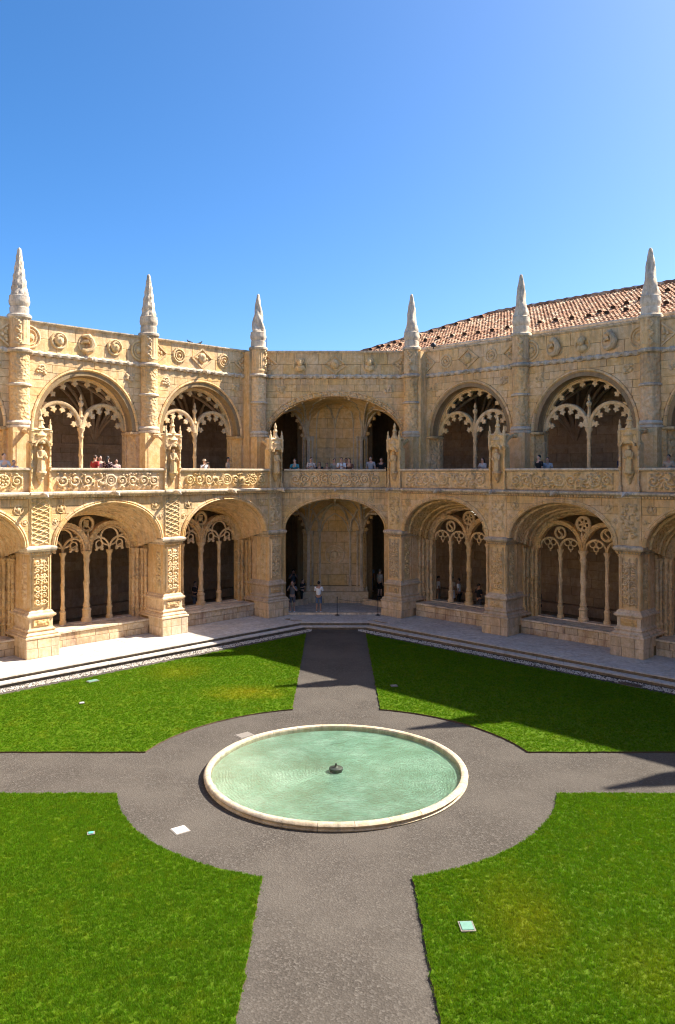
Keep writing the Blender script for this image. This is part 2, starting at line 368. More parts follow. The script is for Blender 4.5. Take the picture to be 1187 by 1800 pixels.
def spiral(cx, cz, R, turns, a0, sgn, n=46, rmin=.16):
    return [(cx+R*(1-(1-rmin)*i/n)*math.cos(a0+sgn*2*PI*turns*i/n), cz+R*(1-(1-rmin)*i/n)*math.sin(a0+sgn*2*PI*turns*i/n)) for i in range(n+1)]
def scroll_panel(w, h, seed, med=True):
    rd = random.Random(seed); n = int(round(w/(h*.74))); n += (n+1) % 2; s = w/n; cur = []; bl = []
    for i in range(n):
        cx = -w/2+s*(i+.5); cz = h/2; R = min(s, h)*.44
        if med and i == n//2:
            cur.append(([(cx+R*math.cos(t*.13), cz+R*math.sin(t*.13)) for t in range(49)], .045)); cur.append(([(cx+R*.55*math.cos(t*.2), cz+R*.55*math.sin(t*.2)) for t in range(32)], .03)); bl.append((cx, cz, .09)); continue
        kind = rd.choice('ssssrlf')
        if kind == 's': cur.append((spiral(cx, cz, R, rd.uniform(1.1, 1.7), rd.uniform(0, 6.3), rd.choice((-1, 1))), .036)); bl.append((cx, cz, .06))
        elif kind == 'r':
            cur.append(([(cx+R*math.cos(t*.13), cz+R*math.sin(t*.13)) for t in range(49)], .035))
            for q in range(7): bl.append((cx+.16*math.cos(q*.9), cz+.16*math.sin(q*.9), .075))
            bl.append((cx, cz, .08))
        else:
            for q in range(5):
                a = rd.uniform(0, 6.3); cur.append(([(cx+t*.03*math.cos(a+t*.12), cz+t*.03*math.sin(a+t*.12)) for t in range(11)], .032)); bl.append((cx+.3*math.cos(a+1.2), cz+.3*math.sin(a+1.2), .055))
        for q in range(5): bl.append((cx+rd.uniform(-.5, .5)*s, cz+rd.choice((-1, 1))*h*rd.uniform(.3, .44), rd.uniform(.035, .07)))
        cur.append(([(cx+s/2+rd.uniform(-.03, .03)+.06*math.sin(t*.5), .06+(h-.12)*t/16) for t in range(17)], .022))
    return relief(w, h, cur, .11, blobs=bl)
def pier_panel(w, h, seed):
    rd = random.Random(seed); cur = [([(0, .1+(h-.2)*t/60) for t in range(61)], .02)]; bl = []; z = .16; s = 1
    cur.append(([(x, z_) for x, z_ in [(-w/2+.035, h*t/70) for t in range(71)]], .022)); cur.append(([(w/2-.035, h*t/70) for t in range(71)], .022))
    while z < h-.2:
        R = rd.uniform(.11, .15)
        for sg in (-1, 1):
            cur.append((spiral(sg*w*.21, z+R*.7, R*.95, 1.25, (PI if sg > 0 else 0)-.4*s, sg*s, 34), .026)); bl.append((sg*w*.21, z+R*.7, .035)); bl.append((sg*w*.36, z+rd.uniform(-.02, .1), .045))
        bl.append((0, z, rd.uniform(.05, .1))); bl.append((0, z+R, .05)); z += 2.05*R; s = -s
    return relief(w, h, cur, .10, res=.024, blobs=bl)
def lattice_panel(w, h, seed):
    cur = []
    for k_ in range(-3, 12):
        cur.append(([(-w/2+w*t/26, k_*.22+.5*t/26) for t in range(27)], .02)); cur.append(([(w/2-w*t/26, k_*.22+.32*t/26) for t in range(27)], .014))
    for sg in (-1, 1): cur.append(([(sg*(w/2-.03), h*t/60) for t in range(61)], .02))
    return relief(w, h, cur, .06, res=.026)
def blob_panel(w, h, seed, n=16):
    rd = random.Random(seed); cur = [(spiral(rd.uniform(-.2, .2)*w, h*rd.uniform(.35, .65), min(w, h)*.3, 1.2, rd.uniform(0, 6), rd.choice((-1, 1)), 26), .028)]
    return relief(w, h, cur, .08, res=.025, blobs=[(rd.uniform(-.4, .4)*w, h*rd.uniform(.12, .88), rd.uniform(.04, .09)) for _ in range(n)])
ME = {}
for s_ in range(3): ME['scroll%d' % s_] = scroll_panel(5.1, .76, 11+s_).mesh('scroll_relief', 'stone_relief', True)
ME['scrollc'] = scroll_panel(4.9, .76, 31).mesh('scroll_relief', 'stone_relief', True)
for s_ in range(2):
    ME['pp%d' % s_] = pier_panel(.70, 2.15, 5+s_).mesh('relief_panel', 'stone_relief', True)
    ME['lt%d' % s_] = (lattice_panel(.86, 1.95, s_) if s_ == 0 else blob_panel(.86, 1.95, 4, 60)).mesh('upper_panel', 'stone_relief', True)
for s_ in range(4): ME['bp%d' % s_] = blob_panel(.55, .5, 40+s_).mesh('carved_boss', 'stone_relief', True)
ME['side'] = blob_panel(.4, 2.2, 77, 44).mesh('side_relief', 'stone_relief', True)

# ------------------------------------------------------------------ dimensions
L = 6.56; HB = L/2
P3 = Vector((-3.05, 42.2, 0)); P4 = Vector((3.05, 42.2, 0)); ST = L*SQ
ZW = .30
LA, LB, LZ = 2.56, 1.76, 4.96             # lower outer arch intrados
TA, TB, TZ = 2.38, 1.72, 4.38             # lower tracery arch
UA, UB, UZ = 2.30, 2.45, 10.15            # upper arch
ZF = 7.2; ZR = 8.3; ZC = 13.5; ZP = 14.95
def loc3(frame, x, y, z=0):               # frame: ('L'|'R', i)
    s = frame
    o = P3 if s == 'L' else P4
    if s == 'L': return (o.x+x*SQ-y*SQ, o.y+x*SQ+y*SQ, z)
    return (o.x+x*SQ+y*SQ, o.y-x*SQ+y*SQ, z)

# ------------------------------------------------------------------ setting: ground, paths, walkway, steps
gm = MB(); gm.slab([(-80, -30), (80, -30), (80, 130), (-80, 130)], -.5, 0); struct(gm.build('ground', 'gravel'))
# court octagon helpers : offset n in front of plinth line
AP = 45.25
def oct_pts(n):                            # polyline along far side at distance n in front of pier plinths (left end -> right end)
    s = n*math.sqrt(2); Yc = 42.62-n*1.0
    xl = -(AP-s-Yc)
    return [(-26, AP-s-26), (xl, Yc), (-xl, Yc), (26, AP-s-26)]
W0, W1, W2, W3 = oct_pts(2.0), oct_pts(2.42), oct_pts(2.5), oct_pts(3.3)
def ring_slab(pin, pout, z0, z1):
    mb = MB()
    for i in range(3): mb.slab([pin[i], pin[i+1], pout[i+1], pout[i]], z0, z1)
    return mb
walk = struct(MB().slab([(-26, AP-1.9*1.4142-26.02), oct_pts(1.9)[1], oct_pts(1.9)[2], (26, AP-1.9*1.4142-26.02), (40, 30), (40, 60), (0, 72), (-40, 60), (-40, 30)], 0.0, .26).build('walkway', 'stone_joint'))
def paving(parent, side):
    rd = random.Random(5 if side == 'L' else 6)
    rows = [(-2.0, -1.32), (-1.31, -.64), (-.63, .04), (.05, 1.25)]
    for k_, (ya, yb) in enumerate(rows):
        x = -17.4 if side == 'L' else -1.8; lim = 1.8 if side == 'L' else 17.4
        while x < lim:
            Ls = rd.uniform(.9, 1.5); xb = min(x+Ls-.012, lim)
            P = [loc3(side, x, ya), loc3(side, xb, ya), loc3(side, xb, yb), loc3(side, x, yb)]
            P = [(p[0], p[1]) for p in P]
            x += Ls
            if any((p[0] > -1.75-.0 and side == 'L' and p[1] > 40.5) or (p[0] < 1.75 and side == 'R' and p[1] > 40.5) for p in P): continue
            MB().slab(P, .262, .3+rd.uniform(-.003, .003)).build('paving_slab', 'stone_paving', parent)
    if side == 'L':
        for k_, (ya, yb) in enumerate([(40.63, 41.3), (41.31, 42.0), (42.01, 42.8), (42.81, 44.2), (44.21, 45.6), (45.61, 47.1)]):
            x = -1.75 if k_ == 0 else (-2.4 if k_ < 3 else -3.1)
            e = -x
            while x < e-.05:
                Ls = rd.uniform(.9, 1.4); xb = min(x+Ls-.012, e); MB().slab([(x, ya), (xb, ya), (xb, yb), (x, yb)], .262, .3+rd.uniform(-.003, .003)).build('paving_slab', 'stone_paving', parent); x += Ls
paving(walk, 'L'); paving(walk, 'R')
def step(nin, nout, z0, z1, nm, mat):
    a, b = oct_pts(nin), oct_pts(nout)
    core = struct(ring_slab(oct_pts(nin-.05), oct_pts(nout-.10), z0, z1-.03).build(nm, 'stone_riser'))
    rd = random.Random(int(nout*10))
    for i in range(3):
        A0, A1, B0, B1 = map(Vector, (a[i], a[i+1], b[i], b[i+1])); n = max(3, int((A1-A0).length/1.35)); ts = [k_/n+(rd.uniform(-.15, .15)/n if 0 < k_ < n else 0) for k_ in range(n+1)]
        for k_ in range(n):
            t0, t1 = ts[k_]+.004/n, ts[k_+1]-.008/n
            P = [A0.lerp(A1, t0), A0.lerp(A1, t1), B0.lerp(B1, t1), B0.lerp(B1, t0)]
            c = sum(P, Vector((0, 0)))/4
            if c.y < 19 or abs(c.x) > 19: continue
            MB().slab([(p.x, p.y) for p in P], z1-.038, z1+rd.uniform(-.004, .004)).build('step_stone', mat, core)
step(1.62, 2.04, .0, .304, 'upper_step', 'stone_paving')
step(2.02, 2.46, -.02, .155, 'lower_step', 'stone_paving')
ch = struct(ring_slab(oct_pts(2.47), oct_pts(3.05), -.02, .012).build('gutter_strip', 'gravel'))
pm = MB(); rdp = random.Random(9)
for side in 'LR':
    for _ in range(3400):
        x = rdp.uniform(-18, 3.4) if side == 'L' else rdp.uniform(-3.4, 18); y = -rdp.uniform(2.55, 3.05)
        p = loc3(side, x, y)
        if (p[0] > -1.2 if side == 'L' else p[0] < 1.2): continue
        q = rdp.uniform(.018, .045); pm.add([(p[0]-q, p[1], .01), (p[0], p[1]-q, .01), (p[0]+q, p[1], .01), (p[0], p[1]+q, .01), (p[0], p[1], .012+q*.7)], [(0, 1, 4), (1, 2, 4), (2, 3, 4), (3, 0, 4)])
o = pm.build('pebbles', 'stone_paving'); o['kind'] = 'stuff'; o['label'] = 'pale pebbles in the gutter strip below the steps'
# lawns
FC = (0.05, 21.05); RC = 5.72
def lawn_poly(sx, sy):
    P = []; a0 = math.asin(1.47/RC); a1 = PI/2-math.asin(1.5/RC)
    for i in range(25): t = a0+(a1-a0)*i/24; P.append((RC*math.cos(t), RC*math.sin(t)))
    if sy > 0:
        c = AP-3.42*1.4142-FC[1]             # |x|+y = c
        P += [(1.5, c-1.5+.1), (1.9, c-1.9)]; P += [(c-1.47-.0, 1.47)]
    else:
        P += [(1.5, 19.5), (19.5, 19.5), (19.5, 1.47)]
    out = []
    rd = random.Random(3)
    for i in range(len(P)):                # densify and roughen the cut edge
        A, B = Vector(P[i]), Vector(P[(i+1) % len(P)]); n = max(1, int((B-A).length/.18))
        for k_ in range(n):
            q = A.lerp(B, k_/n); w = .018 if k_ else .01
            out.append((q.x+rd.gauss(0, w*.55), q.y+rd.gauss(0, w*.55)))
    return [(FC[0]+sx*x, FC[1]+sy*y) for x, y in out]
from mathutils.geometry import tessellate_polygon
lawns = []
for sx_ in (-1, 1):
    for sy_ in (-1, 1):
        P = lawn_poly(sx_, sy_); mb = MB(); mb.slab(P, -.05, .045)
        o = struct(mb.build('lawn', 'lawn_turf')); o.data.materials.append(M('soil'))
        for p in o.data.polygons:
            if abs(p.normal.z) < .5: p.material_index = 1
        lawns.append(o)
# grass tufts : geometry-nodes scatter over the lawns
rg = random.Random(1); tf = []
tufts = bpy.data.collections.new('tuft_sources')
for q in range(3):
    mb = MB()
    for _ in range(9):
        x, y = rg.gauss(0, .022), rg.gauss(0, .022); a = rg.uniform(0, PI); h = rg.uniform(.022, .05); w = rg.uniform(.0035, .006); lx, ly = rg.gauss(0, .016), rg.gauss(0, .016); c, s = math.cos(a)*w, math.sin(a)*w
        mb.add([(x-c, y-s, 0), (x+c, y+s, 0), (x+lx*.5+c*.7, y+ly*.5+s*.7, h*.6), (x+lx*.5-c*.7, y+ly*.5-s*.7, h*.6), (x+lx, y+ly, h)], [(0, 1, 2, 3), (3, 2, 4)])
    me = mb.mesh('grass_tuft', 'grass_blade'); to = bpy.data.objects.new('grass_tuft', me); tufts.objects.link(to)
def grass_object(lawn, near):
    P = [v.co for v in lawn.data.vertices]
    me = lawn.data.copy(); o = bpy.data.objects.new('grass', me); COL.objects.link(o); o['kind'] = 'stuff'
    ng = bpy.data.node_groups.new('grass_scatter', 'GeometryNodeTree')
    ng.interface.new_socket('Geometry', in_out='INPUT', socket_type='NodeSocketGeometry'); ng.interface.new_socket('Geometry', in_out='OUTPUT', socket_type='NodeSocketGeometry')
    N = ng.nodes; gi = N.new('NodeGroupInput'); go = N.new('NodeGroupOutput')
    ds = N.new('GeometryNodeDistributePointsOnFaces'); ds.inputs['Density'].default_value = near
    nrm = N.new('GeometryNodeInputNormal'); sp = N.new('ShaderNodeSeparateXYZ'); ng.links.new(nrm.outputs[0], sp.inputs[0])
    cp = N.new('FunctionNodeCompare'); cp.operation = 'GREATER_THAN'; cp.inputs[1].default_value = .5; ng.links.new(sp.outputs[2], cp.inputs[0]); ng.links.new(cp.outputs[0], ds.inputs['Selection'])
    # keep only the part the photograph can see
    ci = N.new('GeometryNodeCollectionInfo'); ci.inputs[0].default_value = tufts; ci.inputs['Separate Children'].default_value = True; ci.inputs['Reset Children'].default_value = True
    ip = N.new('GeometryNodeInstanceOnPoints'); ip.inputs['Pick Instance'].default_value = True
    rv = N.new('FunctionNodeRandomValue'); rv.data_type = 'FLOAT_VECTOR'; rv.inputs[0].default_value = (0, 0, 0); rv.inputs[1].default_value = (.2, .2, 6.28)
    rs = N.new('FunctionNodeRandomValue'); rs.data_type = 'FLOAT'; rs.inputs[2].default_value = .6; rs.inputs[3].default_value = 1.15
    ng.links.new(gi.outputs[0], ds.inputs[0]); ng.links.new(ds.outputs[0], ip.inputs[0]); ng.links.new(ci.outputs[0], ip.inputs['Instance']); ng.links.new(rv.outputs[0], ip.inputs['Rotation']); ng.links.new(rs.outputs[1], ip.inputs['Scale'])
    ng.links.new(ip.outputs[0], go.inputs[0])
    md = o.modifiers.new('scatter', 'NODES'); md.node_group = ng
    return o
def clip_poly(P, f):                       # Sutherland-Hodgman, keep f>=0
    out = []
    for i in range(len(P)):
        A, B = P[i], P[(i+1) % len(P)]; fa, fb = f(A), f(B)
        if fa >= 0: out.append(A)
        if (fa >= 0) != (fb >= 0): t = fa/(fa-fb); out.append((A[0]+(B[0]-A[0])*t, A[1]+(B[1]-A[1])*t))
    return out
class _L: pass
labs = ['near left', 'far left', 'near right', 'far right']
for o_, lb in zip(lawns, labs):
    P = [(v.co.x, v.co.y) for v in o_.data.vertices if v.co.z > 0]
    P = clip_poly(P, lambda p: p[1]*.50+1.2-abs(p[0])); P = clip_poly(P, lambda p: p[1]-10.0)
    mb = MB(); mb.slab(P, .03, .044); tmp = _L(); tmp.data = mb.mesh('grass', 'grass_blade')
    go_ = grass_object(tmp, 1000 if 'near' in lb else 420); go_['label'] = 'short green grass of the %s lawn' % lb

# ------------------------------------------------------------------ shared part builders
def column(z0, z1, r, x=0, y=0, seg=10):
    h = z1-z0; mb = MB(); P = [(r*2.0, z0), (r*2.0, z0+.16), (r*1.55, z0+.2), (r*1.55, z0+.52), (r*1.9, z0+.56), (r*1.5, z0+.62), (r*1.1, z0+.70), (r*1.45, z0+.76)]
    n = 18; zt = z1-.42
    P += [(r*(1 if i % 9 else 1.28), z0+.80+(zt-z0-.85)*i/n) for i in range(n+1)]
    P += [(r*1.35, zt), (r*1.1, zt+.06), (r*1.2, zt+.2), (r*1.9, zt+.33), (r*2.0, z1)]
    mb.lathe(P, seg, x, y, mod=lambda t, z: 1+.10*math.sin(3*t+7*z) if z0+.8 < z < zt else 1); return mb
def rope(x0, x1, y, z, r, seg=8):
    n = int((x1-x0)/.055); mb = MB(); vs = []; fs = []
    for i in range(n+1):
        x = x0+(x1-x0)*i/n
        for q in range(seg): t = 2*PI*q/seg; rr = r*(1+.22*math.sin(2*t+x*14)); vs.append((x, y+rr*math.cos(t), z+rr*math.sin(t)))
    for i in range(n):
        for q in range(seg): w = (q+1) % seg; fs.append((i*seg+q, i*seg+w, (i+1)*seg+w, (i+1)*seg+q))
    return mb.add(vs, fs)
def arc(cx, cz, r, a0, a1, y, n=10, rz=None):
    return [(cx+r*math.cos(math.radians(a0+(a1-a0)*i/n)), y, cz+(rz or r)*math.sin(math.radians(a0+(a1-a0)*i/n))) for i in range(n+1)]
def tracery_lower(kind):
    parts = []; y = 2.55; yd = .13
    for sg in (-1, 1):
        c = sg*1.19; mb = MB(); q_ = .10 if kind == 'A' else .03; mb.arch(1.08-q_, 1.22-q_, TZ, [(0, y-.14), (.05, y-.19), (.09, y-.16), (.15+q_*.5, y-.19), (.19+q_, y-.22), (.19+q_, y+.2), (0, y+.16)], n=24, cx=c)
        parts.append(('sub_arch', mb, 'stone_carved'))
        m = MB()
        if kind == 'A':
            for s2 in (-1, 1):
                m.tube(arc(c+s2*.54, TZ, .54, 0 if s2 < 0 else 180, 90 if s2 < 0 else 90, y, 8, .62)+[], .055, 6)
                m.tube(arc(c+s2*.54, TZ, .54, 180 if s2 < 0 else 0, 90, y, 8, .62), .055, 6)
                m.tube(arc(c+s2*.54, TZ+.30, .17, 0, 360, y, 12), .038, 6)
                m.tube([(c+s2*.54+math.cos(a)*.17, y, TZ+.30+math.sin(a)*.17) for a in (0,)] + [(c+s2*.32, y, TZ+.12)], .03, 5)
                for a in (-60, -120): m.cusp(c+s2*.54+.2*math.cos(math.radians(a)), TZ+.3+.2*math.sin(math.radians(a)), math.cos(math.radians(a)), math.sin(math.radians(a)), .17, y-.05, y+.05)
                # curved diamond sides
                m.tube([(c+s2*(.02+.50*t)*1.0, y, TZ+.42+.62*math.sin(t*PI/2)) if False else (c+s2*.46*math.sin(t*PI/2), y, TZ+1.12-.52*t*t-.04) for t in [i/8 for i in range(9)]], .05, 6)
                m.tube([(c+s2*.46*math.sin(t*PI/2), y, TZ+.22+.40*t*t) for t in [i/8 for i in range(9)]], .045, 6)
                m.tube([(c+s2*.46, y, TZ+.62), (c+s2*.72, y, TZ+.72), (c+s2*.88, y, TZ+.72)], .05, 6)
            m.cusps(1.08, 1.22, TZ, (18, 52, 90, 128, 162), .17, y-.06, y+.06, c)
        else:
            for s2 in (-1, 1):
                cc = c+s2*.54; m.arch(.48, .50, TZ, [(0, y-.07), (.09, y-.09), (.09, y+.09), (0, y+.07)], n=12, cx=cc)
                for dx, dz in ((-.17, .22), (.17, .22), (0, .0)):
                    m.tube(arc(cc+dx, TZ+.12+dz, .15 if dz else .12, 0, 360, y, 10), .036, 5)
                m.sphere((cc, y, TZ-.08), .05, 6, 4)
            m.tube(arc(c, TZ+.80, .27, 0, 360, y, 16), .06, 6); m.tube([(c+.10*math.sin(t*.9), y, TZ+.80+.23*(t-3.5)/3.5) for t in range(8)], .045, 5)
        parts.append(('tracery', m, 'stone_relief'))
        parts.append(('slender_column', column(1.04, TZ, .085, c, y), 'stone_relief'))
    parts.append(('main_column', column(1.04, TZ+.02, .125, 0, y, 12), 'stone_relief'))
    m = MB(); rr = .33; zc = 5.66
    m.tube(arc(0, zc, rr, 0, 360, y, 20), .075, 6)
    if kind == 'A': m.sphere((0, y, zc), (.12, .06, .17), 6, 4); m.tube([(-.14, y, zc-.2), (-.12, y, zc+.2)], .035, 5); m.tube([(-.12, y, zc+.2), (.12, y, zc+.14), (.1, y, zc), (-.1, y, zc)], .035, 5); m.tube([(-.02, y, zc), (.15, y, zc-.22)], .035, 5)
    else:
        for a in range(0, 360, 60): m.tube([(0, y, zc), (rr*math.cos(math.radians(a+15)), y, zc+rr*math.sin(math.radians(a+15)))], .035, 5); m.tube(arc(.2*math.cos(math.radians(a+45)), zc+.2*math.sin(math.radians(a+45)), .085, 0, 360, y, 8), .02, 4)
    m.prism([(-.12, TZ), (.12, TZ), (.05, TZ+.75), (0, TZ+.95), (-.05, TZ+.75)], y-.16, y+.14)
    parts.append(('oculus', m, 'stone_relief'))
    return parts
def gargoyle(mb, x, y, z, s=1):
    mb.tube([(x, y, z), (x, y-.18*s, z+.02), (x, y-.4*s, z+.03), (x, y-.55*s, z-.02)], [.13*s, .12*s, .09*s, .11*s], 7); mb.sphere((x, y-.6*s, z-.02), (.11*s, .13*s, .11*s), 7, 5)
    mb.tube([(x, y-.68*s, z-.04), (x, y-.78*s, z-.1)], [.06*s, .03*s], 5)
    for e in (-1, 1): mb.tube([(x+e*.07*s, y-.55*s, z+.06*s), (x+e*.12*s, y-.5*s, z+.15*s)], [.035*s, .012*s], 4)
def medallion(kind, rd=1.):
    mb = MB()
    if kind == 'ring': mb.tube(arc(0, 0, .36, 0, 360, -.03, 22), .055, 6); mb.sphere((0, -.04, 0), (.23, .17, .24), 10, 6); mb.sphere((0, -.2, .02), (.05, .06, .07), 6, 4); mb.tube(arc(0, .08, .16, 20, 160, -.14, 6), .05, 5)
    elif kind == 'rosette':
        mb.tube(arc(0, 0, .33, 0, 360, -.02, 22), .05, 6); mb.tube(arc(0, 0, .20, 0, 360, -.03, 16), .035, 5); mb.sphere((0, -.04, 0), .08, 8, 5)
        for a in range(0, 360, 24): mb.sphere((.38*math.cos(math.radians(a)), -.01, .38*math.sin(math.radians(a))), .05, 5, 4)
    elif kind == 'diamond':
        w, h = .66, .50
        for a, b in (((w, 0), (0, h)), ((0, h), (-w, 0)), ((-w, 0), (0, -h)), ((0, -h), (w, 0))): mb.tube([(a[0], -.03, a[1]), (b[0], -.03, b[1])], .055, 4)
        mb.sphere((0, -.03, .02), (.24, .15, .28), 10, 6); mb.sphere((0, -.14, .08), (.10, .1, .12), 8, 5)
        for sg in (-1, 1): mb.sphere((sg*.3, -.02, 0), (.1, .05, .07), 6, 4)
    elif kind == 'halfd':                # half diamond pointing +x
        for s_ in (-1, 1): mb.tube([(0, -.03, s_*.50), (.62, -.03, 0)], .05, 4)
        for q in ((.12, .1), (.14, -.12), (.28, .02), (.08, .24), (.08, -.25)): mb.sphere((q[0], -.02, q[1]), (.09, .07, .09), 6, 4)
    elif kind == 'halfr':
        mb.tube(arc(0, 0, .48, -90, 90, -.02, 14), .05, 6); mb.tube(arc(0, 0, .34, -90, 90, -.02, 12), .035, 5); mb.sphere((.1, -.02, 0), (.14, .08, .16), 8, 5)
    elif kind == 'figure':
        mb.tube([(-.28, -.03, .35), (0, -.12, .38), (.13, -.16, .2), (.22, -.16, -.05), (.12, -.15, -.28), (-.12, -.12, -.36), (-.3, -.05, -.28)], [.06, .12, .13, .16, .15, .12, .06], 8)
        mb.sphere((-.02, -.2, .33), (.13, .12, .13), 8, 5); mb.tube([(-.35, -.02, 0), (-.2, -.1, .1), (-.02, -.14, .12)], [.05, .09, .1], 6); mb.tube(arc(-.02, -.02, .42, 150, 330, -.01, 12), .04, 5)
    elif kind == 'bust':
        mb.tube(arc(0, -.05, .36, 150, 390, -.01, 18), .045, 6); mb.sphere((0, -.14, .10), (.16, .17, .21), 10, 6); mb.sphere((0, -.06, -.2), (.28, .16, .2), 10, 6); mb.sphere((0, -.3, .08), (.03, .05, .05), 5, 4); mb.tube([(0, -.08, -.1), (0, -.13, .05)], .09, 6); mb.tube(arc(0, .14, .17, 0, 180, -.12, 8), .06, 5)
    elif kind == 'round': mb.tube(arc(0, 0, .30, 0, 360, -.01, 18), .045, 6); mb.sphere((0, -.04, 0), (.15, .1, .17), 8, 5); [mb.sphere((.2*math.cos(a), -.03, .2*math.sin(a)), (.07, .05, .07), 6, 4) for a in (0.5, 1.7, 2.9, 4.1, 5.3)]
    return mb
for k_ in ('ring', 'rosette', 'diamond', 'halfd', 'halfr', 'figure', 'bust', 'round'): ME['m_'+k_] = medallion(k_).mesh('medallion', 'stone_relief', True)

# ------------------------------------------------------------------ bay prototype (origin: bay centre, plinth line, ground)
def make_bay(kind, frieze, scroll):
    root = thing('arcade_bay', 'x', 'arcade bay')
    xe = HB-.46                                   # face to pier shaft side
    # lower front wall
    lo = ell(LA+.2, LB+.22, LZ, LZ); core = MB(); spandrel(core, -HB+.44, HB-.44, 7.02, ell(LA+.06, LB+.06, LZ, LZ), .33, .75, a=LA+.06)
    lw = core.build('lower_wall', 'stone_joint', root)
    blocks(lw, -HB+.5, HB-.5, LZ, 7.0, .30, .10, .34, .72, ell(LA+.21, LB+.21, LZ, LZ), seed=3)
    pf = [(0, .5), (0, .24), (.05, .19), (.09, .23), (.14, .20), (.21, .24), (.21, .5)]
    ar = MB().arch(LA, LB, LZ, [(.03, .5), (.03, .35), (.19, .35), (.19, .5)]).build('outer_arch', 'stone_joint', root)
    nv = 15
    for i in range(nv): t0 = PI*i/nv+.004; t1 = PI*(i+1)/nv-.004; MB().arch(LA, LB, LZ, pf, t0, t1, 4).build('voussoir', 'stone_wall', ar, True)
    # vaulted soffit between outer arch and window
    v = MB(); rows = []; ys = [.5, .62, .66, .78, .82, 1.1, 1.14, 1.24, 1.28, 1.5, 1.54, 1.66, 1.70, 1.95, 1.99, 2.12, 2.2, 2.35]
    for j, y in enumerate(ys):
        f = (y-.5)/1.85; a = LA+.0+(TA+.14-LA)*f; b = LB+(TB+.14-LB)*f; z0 = LZ+(TZ-LZ)*f*0; b2 = (LZ+LB-.02)+(TZ+TB+.14-LZ-LB+.02)*f; z0 = LZ-.08-(LZ-.08-TZ)*f**1.0; d = -.045 if j in (2, 3, 10, 11, 14, 15) else .02
        rows.append([((a+d)*math.cos(PI*i/28), y, z0+(b2-z0+d)*math.sin(PI*i/28)) for i in range(29)])
    for j in range(len(rows)): v.v += rows[j]
    v.f = [(j*29+i, j*29+i+1, (j+1)*29+i+1, (j+1)*29+i) for j in range(len(rows)-1) for i in range(28)]
    v.build('arch_soffit', 'stone_carved', root, True)
    # fill above / behind soffit
    MB().box(-HB+.3, HB-.3, .75, 2.8, 6.82, 7.0).build('soffit_slab', 'stone_vault_shade', root)
    # window wall with opening
    fr = MB(); w = MB(); pz = 4.38
    ww = MB(); spandrel(ww, -HB+.3, HB-.3, 6.85, ell(TA+.12, TB+.12, TZ, TZ), 2.36, 2.8, a=TA+.12)
    win = ww.build('window_wall', 'stone_wall', root)
    MB().arch(TA, TB, TZ, [(0, 2.44), (.08, 2.30), (.17, 2.24), (.17, 2.78), (0, 2.72)]).build('window_arch', 'stone_carved', win, True)
    for sg in (-1, 1):
        j = MB(); j.box(min(sg*TA, sg*xe), max(sg*TA, sg*xe), 2.30, 2.78, 1.0, TZ+.0)
        for q, (dx, dy, r) in enumerate(((.0, 2.36, .07), (.14, 2.2, .075), (.30, 2.0, .075), (.34, 1.75, .07))):
            P = [(r*1.5, 1.0), (r*1.5, 1.45), (r*1.9, 1.5), (r, 1.62), (r, 2.9), (r*1.5, 2.95), (r, 3.0), (r, TZ-.35), (r*1.7, TZ-.1), (r*1.7, TZ)]
            j.lathe(P, 8, sg*(TA+dx), dy)
            if q: j.box(min(sg*(TA+dx), sg*xe), max(sg*(TA+dx), sg*xe), dy, dy+.3, 1.0, TZ+.05*q)
        j.build('jamb', 'stone_carved', win, True)
    fr2 = MB()
    for nm, mb, mt in tracery_lower(kind): mb.build(nm, mt, win, True)
    # bench
    be = MB().box(-xe, xe, 1.28, 2.85, ZW-.05, .93).build('bench', 'stone_joint', root)
    x = -HB+.72; rd = random.Random(4)
    blocks(be, -HB+.72, HB-.72, ZW, .91, 1.22, .06, .31, .8, mat='stone_bench', seed=8)
    while x < HB-.8:
        q = rd.uniform(1.0, 1.6); x2 = min(x+q, HB-.72)
        if HB-.72-x2 < .4: x2 = HB-.72
        MB().box(x+.006, x2-.006, 1.14, 2.32, .93, 1.01).build('bench_slab', 'stone_ledge', be); x = x2
    MB().box(-TA-.1, TA+.1, 2.325, 2.8, .93, 1.06).build('sill', 'stone_ledge', be)
    # cornice + balustrade
    c = MB(); pr = [(.32, 7.0), (.24, 7.02), (.22, 7.08), (.12, 7.12), (.05, 7.17), (.05, 7.24), (.14, 7.27), (.3, 7.29)]
    n0 = len(pr); vs = [(-HB+.4, y, z) for y, z in pr]+[(HB-.4, y, z) for y, z in pr]; c.add(vs, [(i, i+1, n0+i+1, n0+i) for i in range(n0-1)])
    c.build('balcony_cornice', 'stone_ledge', root)
    dn = MB()
    for i in range(40):
        x = -HB+.6+i*.134; dn.box(x, x+.07, .15, .22, 7.02, 7.10)
    o = dn.build('dentils', 'stone_wall', root); o['kind'] = 'stuff'
    ba = MB().box(-HB+.42, HB-.42, .36, .52, 7.28, 8.2).build('balustrade', 'stone_joint', root)
    rd = random.Random(scroll)
    x = -HB+.44
    for x0, x1 in [(-HB+.44+i*.96, -HB+.44+(i+1)*.96) for i in range(6)]: MB().cham(x0+.007, min(x1, HB-.44)-.007, .33, .36, 7.30, 8.19, .008).build('stone_panel', 'stone_wall', ba)
    link('scroll_relief', ME['scroll%d' % scroll], ba, (0, .325, 7.37))
    r = MB(); prr = [(.34, 8.14), (.26, 8.18), (.20, 8.22), (.20, 8.29), (.24, 8.31), (.58, 8.31), (.58, 8.2)]
    n0 = len(prr); r.add([(-HB+.40, y, z) for y, z in prr]+[(HB-.40, y, z) for y, z in prr], [(i, (i+1) % n0, n0+(i+1) % n0, n0+i) for i in range(n0)]+[tuple(range(n0)), tuple(range(n0, 2*n0))])
    r.build('handrail', 'stone_ledge', ba)
